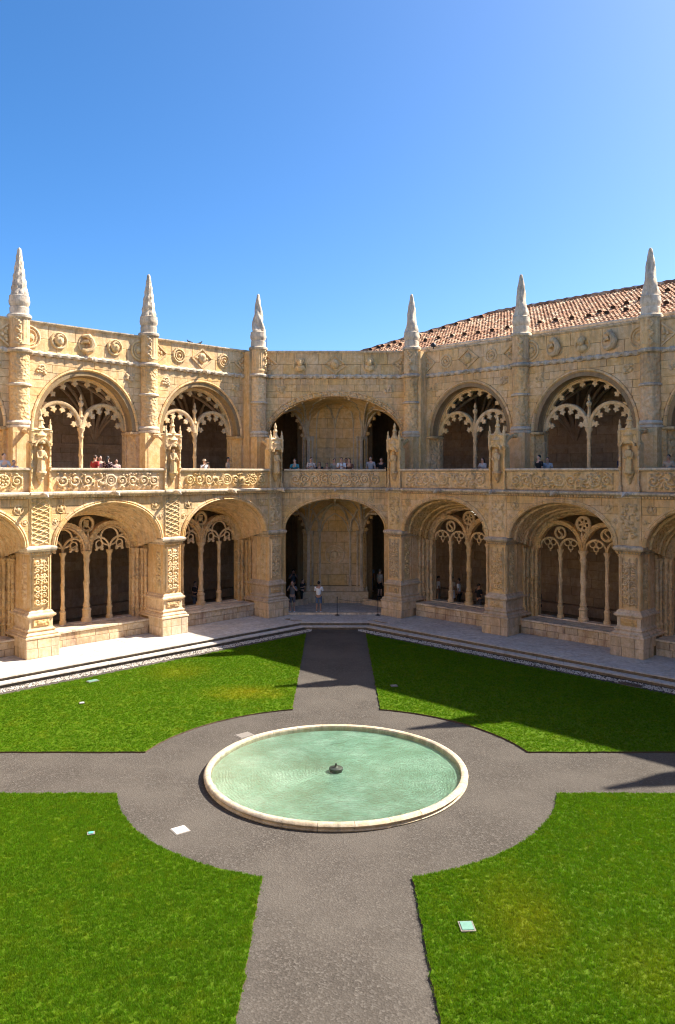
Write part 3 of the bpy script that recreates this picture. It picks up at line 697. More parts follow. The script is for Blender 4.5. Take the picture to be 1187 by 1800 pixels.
    gg_ = MB(); gargoyle(gg_, 0, .12, 7.17, .85); gg_.build('gargoyle', 'stone_ledge', root, True)
    # upper wall
    up = MB(); spandrel(up, -HB+.3, HB-.3, 13.42, ell(UA+.1, UB+.1, UZ, UZ), 2.48, 3.3, a=UA+.1)
    uw = up.build('upper_wall', 'stone_joint', root)
    blocks(uw, -HB+.42, HB-.42, UZ, 13.4, 2.45, .08, .36, .78, ell(UA+.47, UB+.46, UZ, UZ), seed=21)
    for sg in (-1, 1):
        a0, a1 = (UA+.40, HB-.40); blocks(uw, min(sg*a0, sg*a1), max(sg*a0, sg*a1), ZF, UZ, 2.45, .3, .5, .5, seed=5+sg)
    ua = MB().arch(UA, UB, UZ, [(.03, 3.3), (.03, 3.0), (.2, 2.62), (.4, 2.52), (.4, 3.3)]).build('upper_arch', 'stone_joint', root)
    up_ = [(0, 3.32), (0, 3.02), (.03, 2.95), (.09, 2.95), (.12, 2.86), (.28, 2.62), (.30, 2.46), (.36, 2.40), (.44, 2.42), (.45, 2.55), (.42, 3.2)]
    nv = 19
    for i in range(nv): MB().arch(UA, UB, UZ, up_, PI*i/nv+.003, PI*(i+1)/nv-.003, 3).build('voussoir', 'stone_wall', ua, True)
    for sg in (-1, 1):
        j = MB(); pj = [(UA, 3.32), (UA, 3.02), (UA+.03, 2.95), (UA+.09, 2.95), (UA+.12, 2.86), (UA+.28, 2.62), (UA+.30, 2.46), (UA+.44, 2.44), (UA+.44, 3.3)]
        j.slab([(sg*a, b) for a, b in pj], ZF, UZ-.01); j.rects(.5, 2.4, 3.3, [(.0, UZ-.16), (-.03, UZ-.12), (-.03, UZ-.05), (0, UZ-.02)], cx=sg*(UA+.22)); j.build('jamb', 'stone_carved', ua)
    tw = MB(); ty = 3.12
    ft = MB()
    for sg in (-1, 1):
        ft2 = MB(); ft2.arch(1.02, 1.12, UZ+.05, [(0, ty-.08), (.05, ty-.11), (.15, ty-.11), (.18, ty-.05), (.18, ty+.1), (0, ty+.1)], n=20, cx=sg*1.16)
        ft2.cusps(1.03, 1.13, UZ+.05, (14, 44, 74, 106, 136, 166), .37, ty-.05, ty+.05, sg*1.16); ft2.build('cusped_arch', 'stone_relief', ua, True)
    f3 = MB(); f3.cusps(UA, UB, UZ, (32, 48, 64, 80, 96, 112, 128, 144)[0:0] or (30, 47, 64, 81, 99, 116, 133, 150), .36, ty-.06, ty+.06); f3.arch(UA-.07, UB-.07, UZ, [(0, ty-.08), (.09, ty-.1), (.09, ty+.1), (0, ty+.08)], math.radians(20), math.radians(160), 26); f3.build('cusp_fringe', 'stone_relief', ua)
    column(ZF+.1, UZ+.1, .095, 0, ty).build('slender_column', 'stone_relief', ua, True)
    fi = MB(); fi.lathe([(.13, UZ+.1), (.10, UZ+.5), (.16, UZ+.62), (.09, UZ+.75), (.07, UZ+1.1), (.13, UZ+1.2), (.15, UZ+1.3), (.05, UZ+1.42), (.09, UZ+1.5), (.02, UZ+1.72)], 6, 0, ty); fi.build('finial', 'stone_relief', ua)
    # inner vault and ribs
    iv = MB(); nx_, ny_ = 24, 16
    ff = lambda t: math.sqrt(max(0, 1-t*t))
    def vz(x, y): return 9.95+2.95*max(ff(min(1, abs(x)/HB)), ff(min(1, abs(y-5.7)/2.38)))**.9
    for j in range(ny_+1):
        for i in range(nx_+1): x, y = -HB+2*HB*i/nx_, 3.32+4.76*j/ny_; iv.v.append((x, y, vz(x, y)))
    iv.f = [(j*(nx_+1)+i, j*(nx_+1)+i+1, (j+1)*(nx_+1)+i+1, (j+1)*(nx_+1)+i) for j in range(ny_) for i in range(nx_)]
    va = iv.build('gallery_vault', 'stone_vault_shade', root, True)
    rb = MB()
    for sg in (-1, 1):
        for yb in (3.4, 8.0):
            yd_ = 1 if yb < 5 else -1
            for tx, ty_ in ((0, 5.7), (sg*.55*HB, 5.7), (0, yb+yd_*1.1), (sg*HB*.99, 5.7), (sg*.28*HB, 5.7-yd_*.3)):
                P = []
                for i in range(11):
                    t = i/10; x = sg*(HB-.03)+(tx-sg*(HB-.03))*t; y = yb+(ty_-yb)*t; P.append((x, y, min(vz(x, y), 9.95+2.95*math.sin(t*PI/2)**.8)-.06))
                rb.tube(P, .085, 6)
    rb.tube([(-HB, 5.7, 12.83), (HB, 5.7, 12.83)], .08, 5); rb.tube([(0, 3.4, 12.83), (0, 8, 12.83)], .07, 5); rb.build('vault_ribs', 'stone_inner_shade', va, True)
    # rope cornice, frieze, coping
    rope(-HB+.3, HB-.3, 2.42, ZC, .115).build('rope_moulding', 'stone_ledge', root, True)
    fz = MB().box(-HB+.3, HB-.3, 2.50, 3.3, 13.4, ZP-.1).build('parapet', 'stone_joint', root)
    blocks(fz, -HB+.42, HB-.42, ZC+.06, ZP-.12, 2.46, .05, .65, 1.3, seed=12)
    cp = MB(); prr = [(2.46, ZP-.14), (2.40, ZP-.11), (2.34, ZP-.05), (2.34, ZP), (3.4, ZP+.03), (3.4, ZP-.1)]
    cp.add([(-HB+.3, y, z) for y, z in prr]+[(HB-.3, y, z) for y, z in prr], [(i, (i+1) % 6, 6+(i+1) % 6, 6+i) for i in range(6)]+[tuple(range(6)), tuple(range(6, 12))]); cp.build('coping', 'stone_ledge', fz)
    zz = ZC+.70
    seq = {'A': [('halfr', -HB+.46, 0), ('ring', -1.42, 0), ('figure', 0, 0), ('ring', 1.42, 0), ('halfr', HB-.46, PI)],
           'B': [('halfd', -HB+.46, 0), ('rosette', -1.45, 0), ('diamond', 0, 0), ('rosette', 1.45, 0), ('halfd', HB-.46, PI)],
           'C': [('halfr', -HB+.46, 0), ('figure', -1.42, 0), ('bust', 0, 0), ('figure', 1.42, 0), ('halfr', HB-.46, PI)]}[frieze]
    for kk, x, rz in seq:
        o = link('medallion', ME['m_'+kk], fz, (x, 2.45, zz))
        if rz: o.rotation_euler = (0, PI, 0)
    gx = MB(); gargoyle(gx, 0, 2.4, ZC-.02, .6); gx.build('gargoyle', 'stone_ledge', root, True)
    for i, x in enumerate((-2.25, 2.25)): link('carved_boss', ME['bp%d' % (i+(0 if kind == 'A' else 2))], uw, (x, 2.445, 12.55))
    for i, (x, z) in enumerate(((-2.35, 6.55), (2.35, 6.55), (-2.62, 6.0), (2.62, 6.0))):
        o = link('roundel', ME['m_round'], lw, (x, .295, z)); s = .62 if i < 2 else .42; o.scale = (s, s, s)
    return root
def bake_scale(): pass
def make_pier(kind, sx, sy, corner=False, far=False):
    root = thing('buttress_pier', 'x', 'pier')
    pl = MB().rects(1.38, .04, 2.9, [(0, ZW-.05), (0, 1.10), (.4, 1.11)]).build('plinth', 'stone_joint', root)
    rd = random.Random(17)
    # plinth stones: front and both sides
    for cz0, cz1 in ((ZW, .71), (.71, 1.10)):
        xs = [-.73, rd.uniform(-.35, -.1), rd.uniform(.15, .4), .73]
        for a, b in zip(xs, xs[1:]): MB().cham(a+.006, b-.006, .0-rd.uniform(0, .01), .12, cz0+.006, cz1-.006).build('plinth_stone', 'stone_plinth', pl)
        for sg in (-1, 1):
            ys = [.13, rd.uniform(.5, .8), rd.uniform(1.0, 1.25)]
            for a, b in zip(ys, ys[1:]):
                MB().box(min(sg*.60, sg*.73), max(sg*.60, sg*.73), a+.006, b-.006, cz0+.006, cz1-.006).build('plinth_stone', 'stone_plinth', pl)
    base = [(0, 1.10), (-.03, 1.12), (-.03, 1.17), (.05, 1.22), (.03, 1.27), (.10, 1.33), (.16, 1.37), (.12, 1.42), (.12, 1.46), (.19, 1.51), (.21, 1.56), (.21, 1.93), (.16, 1.97), (.10, 2.02), (.10, 2.08), (.19, 2.15), (.20, 2.2), (.27, 2.26)]
    MB().rects(1.46, 0, 2.9, base).build('base_moulding', 'stone_ledge' if False else 'stone_plinth', root)
    bp = MB(); bp.cham(-.36, .36, .16, .25, 1.60, 1.88, .03); bp.sphere((0, .16, 1.74), (.2, .05, .07), 8, 4); bp.build('base_panel', 'stone_carved', root)
    sh = MB().rects(1.46, 0, 2.9, [(.27, 2.26), (.27, 4.62)]).build('pier_shaft', 'stone_wall', root)
    link('relief_panel', ME['pp%d' % kind], sh, (0, .268, 2.36))
    for sg in (-1, 1):
        o = link('side_relief', ME['side'], sh, (sg*.462, .75, 2.33), sg*PI/2)
        f = MB()
        for yy in (.32, .44, 1.1, 1.22): f.tube([(sg*.462, yy, 2.28), (sg*.462, yy, 4.6)], .03, 6)
        f.build('edge_moulding', 'stone_wall', sh, True)
    for sg in (-1, 1): MB().tube([(sg*.42, .275, 2.28), (sg*.42, .275, 4.6)], .028, 6).build('edge_moulding', 'stone_wall', sh, True)
    cap = [(.27, 4.62), (.22, 4.65), (.24, 4.70), (.17, 4.76), (.10, 4.80), (.07, 4.86), (.07, 4.93), (.13, 4.97), (.25, 5.0)]
    MB().rects(1.46, 0, 1.9, cap).build('capital', 'stone_ledge', root)
    dn = MB(); [dn.box(x, x+.06, .16, .24, 4.66, 4.73) for x in [-.5+i*.12 for i in range(9)]]; dn.build('capital_carving', 'stone_carved', root)
    st = MB().box(-.5, .5, .28, .9, 5.0, 7.02).build('upper_strip', 'stone_wall', root)
    link('strip_relief', ME['lt%d' % kind], st, (0, .275, 5.04))
    c = MB(); pr = [(.30, 7.0), (.20, 7.02), (.18, 7.08), (.09, 7.12), (.01, 7.17), (.01, 7.25), (.12, 7.29), (.5, 7.29)]
    n0 = len(pr); c.add([(-.52, y, z) for y, z in pr]+[(.52, y, z) for y, z in pr], [(i, i+1, n0+i+1, n0+i) for i in range(n0-1)]+[tuple(range(n0)), tuple(range(n0, 2*n0))])
    gargoyle(c, 0, .1, 7.17, .75)
    c.build('balcony_cornice', 'stone_ledge', root)
    # niche with statue
    ni = MB(); ni.box(-.46, .46, .30, .62, 7.29, 9.35); 
    nb = ni.build('niche', 'stone_wall', root)
    p = MB()
    for sg in (-1, 1):
        p.lathe([(.10, 7.3), (.10, 7.5), (.06, 7.55), (.06, 8.3), (.09, 8.34), (.06, 8.38), (.06, 9.2), (.11, 9.28), (.11, 9.36), (.05, 9.42), (.08, 9.6), (.015, 9.95)], 8, sg*.40, .24, mod=lambda t, z: 1+.08*math.sin(4*t+30*z))
    p.build('colonnettes', 'stone_carved', nb, True)
    s = MB(); s.lathe([(.20, 8.02), (.24, 8.10), (.22, 8.16)], 10, 0, .2); s.lathe([(.05, 7.62), (.12, 7.8), (.2, 8.02)], 8, 0, .25); s.build('corbel', 'stone_carved', nb, True)
    s = MB(); s.lathe([(.17, 8.16), (.18, 8.3), (.14, 8.6), (.15, 8.8), (.18, 8.95), (.15, 9.05), (.05, 9.08)], 10, 0, .2, mod=lambda t, z: 1+.1*math.sin(5*t+2*z)); s.sphere((0, .18, 9.17), (.085, .09, .11), 8, 6)
    s.tube([(-.16, .18, 8.95), (-.18, .08, 8.75), (-.02, .02, 8.72)], .05, 6); s.tube([(.16, .18, 8.95), (.19, .08, 8.72), (.06, .02, 8.82)], .05, 6); s.build('statue', 'stone_relief', nb, True)
    s = MB(); s.lathe([(.28, 9.34), (.30, 9.42), (.24, 9.5), (.24, 9.62), (.29, 9.68), (.18, 9.8), (.17, 9.95), (.21, 10.0), (.11, 10.15), (.10, 10.3), (.14, 10.35), (.06, 10.5), (.09, 10.6), (.012, 10.82)], 8, 0, .28, mod=lambda t, z: 1+.07*math.sin(4*t))
    s.arch(.26, .24, 9.22, [(0, .02), (.07, .0), (.07, .3), (0, .3)], n=10); s.box(-.42, .42, .1, .6, 9.36, 9.46); s.box(-.36, .36, .16, .58, 9.46, 9.86); s.rects(.9, .1, .6, [(.04, 9.86), (0, 9.92), (.08, 10.0)])
    for sg in (-1, 0, 1):
        s.arch(.10, .13, 9.58, [(0, .12), (.035, .10), (.035, .2), (0, .2)], n=6, cx=sg*.25)
        for e in (-1, 1): s.tube([(sg*.25+e*.11, .15, 9.46), (sg*.25+e*.11, .15, 9.62)], .02, 4)
    for e in (-1, 1): s.lathe([(.09, 9.4), (.09, 9.8), (.12, 9.86), (.07, 9.95), (.08, 10.1), (.03, 10.2), (.05, 10.26), (.01, 10.4)], 6, e*.40, .2)
    for sg in (-1, 1): s.cusp(sg*.3, 9.5, sg*.5, .8, .2, .2, .3)
    s.build('canopy', 'stone_relief', nb, True)
    # bracket linking niche to shaft
    b = MB(); b.tube([(sx, sy-.5, 9.95), (sx*.6, (sy-.5)*.7+.1, 9.9), (sx*.3, .75, 9.55), (0, .58, 9.1)], [.12, .10, .11, .13], 6); b.build('bracket', 'stone_carved', root, True)
    return root
def add_shaft(root, kind, sx, sy):
    zb = ZF
    pe = MB(); pe.box(sx-.5, sx+.5, sy-.5, sy+.35, zb, 10.08); pe.cham(sx-.36, sx+.36, sy-.52, sy-.5, 8.2, 9.9, .02); pe.build('pedestal', 'stone_wall', root)
    m = MB(); m.lathe([(.50, 10.05), (.58, 10.1), (.58, 10.18), (.5, 10.22), (.56, 10.27), (.56, 10.33), (.47, 10.42)], 16, sx, sy); m.build('shaft_ring', 'stone_ledge', root, True)
    # lower carved drums with spiral garland
    for za, zb_, nm in ((10.42, 11.93, 'drum'), (12.07, 13.4, 'drum')):
        n = 22; s = MB(); 
        sg = 1
        s.lathe([(.44, za+(zb_-za)*i/n) for i in range(n+1)], 20, sx, sy, mod=(lambda t, z: 1+.05*max(0, math.sin(3*t-5.5*z)*2-.8)) if kind else (lambda t, z: 1+.07*(math.sin(9*t+14*z)*math.sin(5*t-19*z)) * (1 if -2.3 < (t if t < PI else t-2*PI) < -.9 else .12)))
        s.build('carved_drum', 'stone_carved', root, True)
    m = MB(); m.lathe([(.44, 11.92), (.52, 11.96), (.52, 12.03), (.44, 12.08)], 16, sx, sy, mod=lambda t, z: 1+.02*math.sin(16*t)); m.build('shaft_ring', 'stone_ledge', root, True)
    m = MB(); m.lathe([(.44, 13.38), (.56, 13.44), (.58, 13.52), (.54, 13.58), (.44, 13.62)], 18, sx, sy, mod=lambda t, z: 1+.03*math.sin(12*t+20*z)); m.build('shaft_ring', 'stone_ledge', root, True)
    s = MB(); s.lathe([(.44, 13.6), (.44, 13.75), (.46, 13.78), (.44, 13.82)]+[(.44, 13.9+i*.2) for i in range(6)], 48, sx, sy, mod=lambda t, z: 1-(.06 if (math.sin(18*t) > .2 and z > 13.85) else 0)); s.build('fluted_drum', 'stone_wall', root, True)
    s = MB(); a0 = -2.0 if True else 0
    for i in range(14): a = -2.05+.5*math.sin(i*1.3)*.35+(.9 if kind else 0); z = 13.75+i*.085; s.sphere((sx+.45*math.cos(a), sy+.45*math.sin(a), z), (.09, .08, .07), 6, 4)
    s.build('garland', 'stone_relief', root, True)
    m = MB(); m.lathe([(.44, 14.9), (.52, 14.97), (.53, 15.06), (.48, 15.12)], 18, sx, sy); m.build('shaft_ring', 'stone_ledge', root, True)
    # spire
    s = MB(); P = [(.40, 15.1), (.41, 15.42), (.37, 15.45), (.39, 15.5), (.44, 15.6), (.45, 15.72), (.42, 15.86), (.43, 15.93), (.37, 15.97)]
    P += [(.36-.275*(i/26), 15.98+2.02*i/26) for i in range(27)]+[(.07, 18.06), (.02, 18.1)]
    if kind == 0: md = lambda t, z: 1+.12*math.sin(4*t+6*z)*math.sin(5*t-8*z)+.05*math.sin(9*t+21*z) if 15.97 < z < 18.0 else 1+(.05*math.sin(14*t) if 15.5 < z < 15.9 else 0)
    elif kind == 1: md = lambda t, z: 1+.15*math.sin(3*t+6.5*z)+.05*math.sin(9*t+9*z) if 15.97 < z < 18.0 else 1+(.05*math.sin(14*t) if 15.5 < z < 15.9 else 0)
    else: md = lambda t, z: 1+.13*math.sin(2*t+4*z)+.07*math.sin(7*t-9*z) if 15.97 < z < 18.0 else 1+(.05*math.sin(14*t) if 15.5 < z < 15.9 else 0)
    s.lathe(P, 28, sx, sy, mod=md); s.build('spire', 'stone_spire', root, True)

# ------------------------------------------------------------------ place bays and piers
def place(root, side, x, label, group):
    root.location = loc3(side, x, 0); root.rotation_euler = (0, 0, R45 if side == 'L' else -R45); root['label'] = label; root['group'] = group
GB = 'arcade bays around the courtyard'; GP = 'buttress piers with spires between the bays'
bA_B = make_bay('A', 'B', 0); bA_A = make_bay('A', 'A', 1); bB_B = make_bay('B', 'B', 2); bB_C = make_bay('B', 'C', 0)
place(bA_B, 'L', -HB, 'left wing arcade bay beside the corner, diamond medallion on its parapet with two pigeons above', GB)
place(bA_A, 'L', -HB-L, 'sunlit left wing arcade bay between the two leftmost spires, round face medallions on the parapet', GB)
b = copy_tree(bA_B); place(b, 'L', -HB-2*L, 'arcade bay cut off by the left edge of the photo, beyond the leftmost pier', GB)
place(bB_B, 'R', HB, 'shaded right wing arcade bay beside the corner, diamond medallion below the tiled roof', GB)
place(bB_C, 'R', HB+L, 'shaded right wing arcade bay between the two rightmost spires, bust medallion on its parapet', GB)
b = copy_tree(bB_B); place(b, 'R', HB+2*L, 'arcade bay cut off by the right edge of the photo, beyond the rightmost pier', GB)
pk = {}
for kd in (0, 1):
    pk[kd] = make_pier(kd, 0, 2.4); 
used = set()
def pier(side, i, kd, sk, label):
    c = pk[kd] if kd not in used else copy_tree(pk[kd], None); used.add(kd); 
    place(c, side, (-i if side == 'L' else i)*L, label, GP); sh_.append((c, side, i, kd, sk)); return c
sh_ = []
pier('L', 1, 0, 0, 'second pier from the left, sunlit, with statue niche and slender bumpy spire')
pier('R', 0, 1, 2, 'pier just right of the corner arch, under the spire in front of the roof end')
pier('L', 0, 1, 1, 'pier just left of the corner arch, under the strongly twisted spire')
pier('L', 2, 0, 0, 'leftmost sunlit pier with pale stone plinth and the leftmost spire')
pier('R', 1, 1, 2, 'shaded pier of the right wing between the two whole right bays')
pier('R', 2, 1, 2, 'rightmost pier with big scroll carving and the rightmost spire')
cache = {}
for c, side, i, kd, sk in sh_:
    sx, sy = ((.11 if side == 'L' else -.11), 1.87) if i == 0 else (0, 2.4)
    key = (sx, sy, sk)
    if key in cache:
        for ch_ in cache[key]: d = ch_.copy(); COL.objects.link(d); d.parent = c
    else:
        old = set(o.name for o in c.children); add_shaft(c, sk, sx, sy)
        if i == 0:
            q = -1 if side == 'L' else 1
            w = MB(); xa, xb = sorted((q*.6, -q*.95)); w.box(xa, xb, 2.47, 3.3, ZF, ZP-.1); xa, xb = sorted((q*.5, -q*.3)); w.box(xa, xb, 1.9, 2.47, ZF, ZP-.1)
            w.build('corner_wall', 'stone_wall', c)
            w = MB(); xa, xb = sorted((q*.6, -q*.95)); w.box(xa, xb, 2.34, 3.35, ZP-.1, ZP+.01); w.build('coping', 'stone_ledge', c)
        cache[key] = [o for o in c.children if o.name not in old]
# masses that stay outside the frame but close the court (upper storey, parapet, spires)
def wing_rest(side, i0, i1):
    root = thing('arcade_wing', 'plain continuation of the %s wing outside the picture' % ('left' if side == 'L' else 'right'), 'building')
    root.location = loc3(side, 0, 0); root.rotation_euler = (0, 0, R45 if side == 'L' else -R45)
    sg = -1 if side == 'L' else 1
    a, b = sg*i0*L, sg*i1*L; xa, xb = min(a, b), max(a, b)
    m = MB(); m.box(xa, xb, 2.45, 8.6, ZF, ZP); m.box(xa, xb, .3, 8.6, 5.9, ZF); m.box(xa, xb, 2.6, 3.0, 0, 6); m.box(xa, xb, .36, .52, ZF, ZR); m.box(xa, xb, 8.0, 8.6, 0, 6); m.build('wing_wall', 'stone_wall', root)
    for i in range(i0+(0 if i0 > 3 else 1)-0, i1+1):
        q = MB(); q.box(sg*i*L-.5, sg*i*L+.5, .28, 2.9, 0, 7.2); q.build('pier', 'stone_wall', root)
    return root
wr = wing_rest('R', 3, 4); wl = wing_rest('L', 3, 4)
kk = [o for o in bpy.data.objects if o.parent == sh_[5][0] and o.name.split('.')[0] in ('pedestal', 'shaft_ring', 'carved_drum', 'fluted_drum', 'garland', 'spire')]
for i in (3, 4):
    for o in kk:
        d = o.copy(); COL.objects.link(d); d.parent = wr; d.location = (i*L, 0, 0)
        d = o.copy(); COL.objects.link(d); d.parent = wl; d.location = (-i*L, 0, 0)
# the camera-side wings of the court, behind the viewer: plain walls, they close the court and bounce the sun
for side in 'LR':
    root = thing('arcade_wing', 'plain %s wing of the court behind the viewer' % ('right' if side == 'L' else 'left'), 'building')
    q = loc3(side, 0, 0); root.location = (-q[0], 41.4-q[1], 0); root.rotation_euler = (0, 0, (R45 if side == 'L' else -R45)+PI)
    sg = -1 if side == 'L' else 1; xa, xb = sorted((-sg*.4, sg*4.15*L))
    m = MB(); m.box(xa, xb, 2.45, 8.6, ZF, ZP); m.box(xa, xb, .3, 8.6, 4.4, ZF); m.box(xa, xb, 2.4, 3.0, 0, 4.4); m.box(xa, xb, .36, .52, ZF, ZR)
    for i in range(5): m.box(sg*i*L-.6, sg*i*L+.6, .1, 2.6, 0, 4.4)
    m.build('wing_wall', 'stone_ledge', root)
# flank corners of the court (outside the frame, they shade the ground)
for sg in (1, -1):
    X = sg*(3.05+4*L*SQ); o = thing('flank_corner', 'plain %s corner of the court outside the picture' % ('right' if sg > 0 else 'left'), 'building'); m = MB(); Yb = 42.2-4*L*SQ
    xw = X+sg*1.6; m.box(min(xw, xw+sg*4), max(xw, xw+sg*4), Yb-6.1-1.0, Yb+1.2, ZF, ZP); m.box(min(xw, xw+sg*4), max(xw, xw+sg*4), Yb-7, Yb+1.2, 5.5, ZF); m.build('corner_wall', 'stone_wall', o)

# ------------------------------------------------------------------ corner bay (faces the camera)
cb = thing('corner_bay', 'corner bay facing the viewer, wide arches on both floors around a solid central pier', 'corner bay', (0, 42.95, 0))
CA, CB, CZ = 2.74, 1.70, 4.96
core = MB(); spandrel(core, -3.25, 3.25, 7.02, ell(CA+.06, CB+.06, CZ, CZ), .03, .5, a=CA+.06); lw = core.build('lower_wall', 'stone_joint', cb)
blocks(lw, -3.15, 3.15, CZ, 7.0, 0, .1, .34, .72, ell(CA+.23, CB+.23, CZ, CZ), seed=33)
ar = MB().arch(CA, CB, CZ, [(.03, .4), (.03, .05), (.2, .05), (.2, .4)]).build('outer_arch', 'stone_joint', cb)
for i in range(17): MB().arch(CA, CB, CZ, [(0, .4), (0, -.05), (.05, -.10), (.1, -.05), (.15, -.08), (.23, -.04), (.23, .4)], PI*i/17+.003, PI*(i+1)/17-.003, 4).build('voussoir', 'stone_wall', ar, True)
for sg in (-1, 1): MB().box(min(sg*2.74, sg*3.2), max(sg*2.74, sg*3.2), .03, .6, ZW, CZ).build('arch_jamb', 'stone_wall', cb)
c = MB(); pr = [(.0, 7.0), (-.06, 7.02), (-.08, 7.08), (-.18, 7.12), (-.25, 7.17), (-.25, 7.24), (-.16, 7.27), (0, 7.29)]
n0 = len(pr); c.add([(-2.95, y, z) for y, z in pr]+[(2.95, y, z) for y, z in pr], [(i, i+1, n0+i+1, n0+i) for i in range(n0-1)]); c.build('balcony_cornice', 'stone_ledge', cb)
ba = MB().box(-2.9, 2.9, .06, .22, 7.28, 8.2).build('balustrade', 'stone_joint', cb)
for i in range(6): MB().cham(-2.85+i*.95+.007, -2.85+(i+1)*.95-.007, .03, .06, 7.30, 8.19, .008).build('stone_panel', 'stone_wall', ba)
link('scroll_relief', ME['scrollc'], ba, (0, .025, 7.37))
r = MB(); prr = [(.04, 8.14), (-.04, 8.18), (-.10, 8.22), (-.10, 8.29), (-.06, 8.31), (.28, 8.31), (.28, 8.2)]; n0 = 7
r.add([(-2.8, y, z) for y, z in prr]+[(2.8, y, z) for y, z in prr], [(i, (i+1) % n0, n0+(i+1) % n0, n0+i) for i in range(n0)]+[tuple(range(n0)), tuple(range(n0, 2*n0))]); r.build('handrail', 'stone_ledge', ba)
gg_ = MB(); gargoyle(gg_, 0, -.15, 7.17, .7); gg_.build('gargoyle', 'stone_ledge', cb, True)
for i, (x, z, s) in enumerate(((-2.0, 6.62, .6), (2.0, 6.62, .6), (-2.55, 6.2, .5), (2.55, 6.2, .5))): o = link('roundel', ME['m_round'], lw, (x, 0, z)); o.scale = (s, s, s)
# upper
UCA, UCB = 3.72, 2.25; YU = .85
up = MB(); spandrel(up, -4.3, 4.3, 13.42, ell(UCA+.06, UCB+.06, UZ, UZ), YU+.03, YU+.5, a=UCA+.06); uw = up.build('upper_wall', 'stone_joint', cb)
blocks(uw, -3.95, 3.95, UZ, 13.4, YU, .1, .36, .85, ell(UCA+.3, UCB+.32, UZ, UZ), seed=44)
ua = MB().arch(UCA, UCB, UZ, [(.03, YU+.4), (.03, YU), (.28, YU), (.28, YU+.4)]).build('upper_arch', 'stone_joint', cb)
for i in range(23): MB().arch(UCA, UCB, UZ, [(0, YU+.4), (0, YU-.04), (.05, YU-.08), (.09, YU-.03), (.24, YU-.03), (.27, YU-.07), (.33, YU-.05), (.33, YU+.4)], PI*i/23+.002, PI*(i+1)/23-.002, 3).build('voussoir', 'stone_carved', ua, True)
lf = MB()
for i in range(30): t = math.radians(20+140*i/29); lf.sphere(((UCA+.17)*math.cos(t), YU-.05, UZ+(UCB+.17)*math.sin(t)), (.09, .05, .06), 6, 4)
lf.build('arch_leaves', 'stone_relief', ua, True)
rope(-4.0, 4.0, YU-.04, ZC, .115).build('rope_moulding', 'stone_ledge', cb, True)
fz = MB().box(-4.2, 4.2, YU+.05, YU+.9, 13.4, ZP-.1).build('parapet', 'stone_joint', cb)
blocks(fz, -3.9, 3.9, ZC+.06, ZP-.12, YU+.01, .05, .62, 1.1, seed=13)
cp = MB(); prr = [(YU+.01, ZP-.14), (YU-.05, ZP-.11), (YU-.1, ZP-.05), (YU-.1, ZP), (YU+1., ZP+.03), (YU+1., ZP-.1)]
cp.add([(-4.0, y, z) for y, z in prr]+[(4.0, y, z) for y, z in prr], [(i, (i+1) % 6, 6+(i+1) % 6, 6+i) for i in range(6)]+[tuple(range(6)), tuple(range(6, 12))]); cp.build('coping', 'stone_ledge', fz)
for kk_, x, rz in [('halfd', -3.82, 0), ('bust', -1.95, 0), ('diamond', 0, 0), ('bust', 1.95, 0), ('halfd', 3.82, PI)]:
    o = link('medallion', ME['m_'+kk_], fz, (x, YU, ZC+.68)); o.rotation_euler = (0, rz, 0)
gx = MB(); gargoyle(gx, 0, YU, ZC-.02, .55); gx.build('gargoyle', 'stone_ledge', cb, True)
for i, x in enumerate((-3.05, 3.0)): link('carved_boss', ME['bp%d' % (i+1)], uw, (x, YU-.005, 12.55))
# inner recess: lofted vaults, central pier
def recess(z0, F, ya, hw, yb, sw, zb0, riseS, riseC, wx):
    # F=(a,b,z0) front arch; back plan: (-wx, yj) -> (-hw, yb) -> (hw, yb) -> (wx, yj)
    yj = yb-(wx-hw); n = 14; fr = []; bk = []
    for s_ in range(3):
        for i in range(n+1):
            if s_ and i == 0: continue
            t = i/n
            if s_ == 0: x = -wx+(wx-hw)*t; y = yj+(wx-hw)*t; z = zb0+riseS*math.sin(PI*t)**.7
            elif s_ == 1: x = -hw+2*hw*t; y = yb; z = zb0+riseC*math.sin(PI*t)**.7
            else: x = hw+(wx-hw)*t; y = yb-(wx-hw)*t; z = zb0+riseS*math.sin(PI*t)**.7
            bk.append((x, y, z))
    m = len(bk)
    for i in range(m): t = PI*(1-i/(m-1)); fr.append((F[0]*math.cos(t), ya, F[2]+F[1]*math.sin(t)))
    mb = MB(); rows = 8
    for j in range(rows+1):
        q = j/rows
        for A, B in zip(fr, bk):
            zc = A[2]+(B[2]-A[2])*(1-math.sqrt(max(0, 1-q*q)))
            mb.v.append((A[0]+(B[0]-A[0])*q, A[1]+(B[1]-A[1])*q, zc))
    mb.f = [(j*m+i, j*m+i+1, (j+1)*m+i+1, (j+1)*m+i) for j in range(rows) for i in range(m-1)]
    vt = mb.build('recess_vault', 'stone_wall', cb, True)
    rb = MB()
    for idx in (n, 2*n):
        rb.tube([mb.v[j*m+idx] for j in range(rows+1)], .07, 6)
    for idx in (n, 2*n):
        for d in (-5, 5):
            P = []
            for j in range(rows+1):
                k_ = int(round(idx+d*(1-j/rows)*1.0)); P.append(mb.v[j*m+max(0, min(m-1, k_))])
            rb.tube(P, .05, 5)
    for s_ in range(3): rb.tube([(p[0], p[1]-.04, p[2]-.02) for p in bk[s_*n:(s_+1)*n+1]], .08, 6)
    rb.build('recess_ribs', 'stone_ledge', vt, True)
    return yj
Yb = 4.25
yj = recess(ZW, (CA, CB-.02, CZ), .38, 1.62, Yb, 0, 4.45, 1.75, 1.75, 3.75)
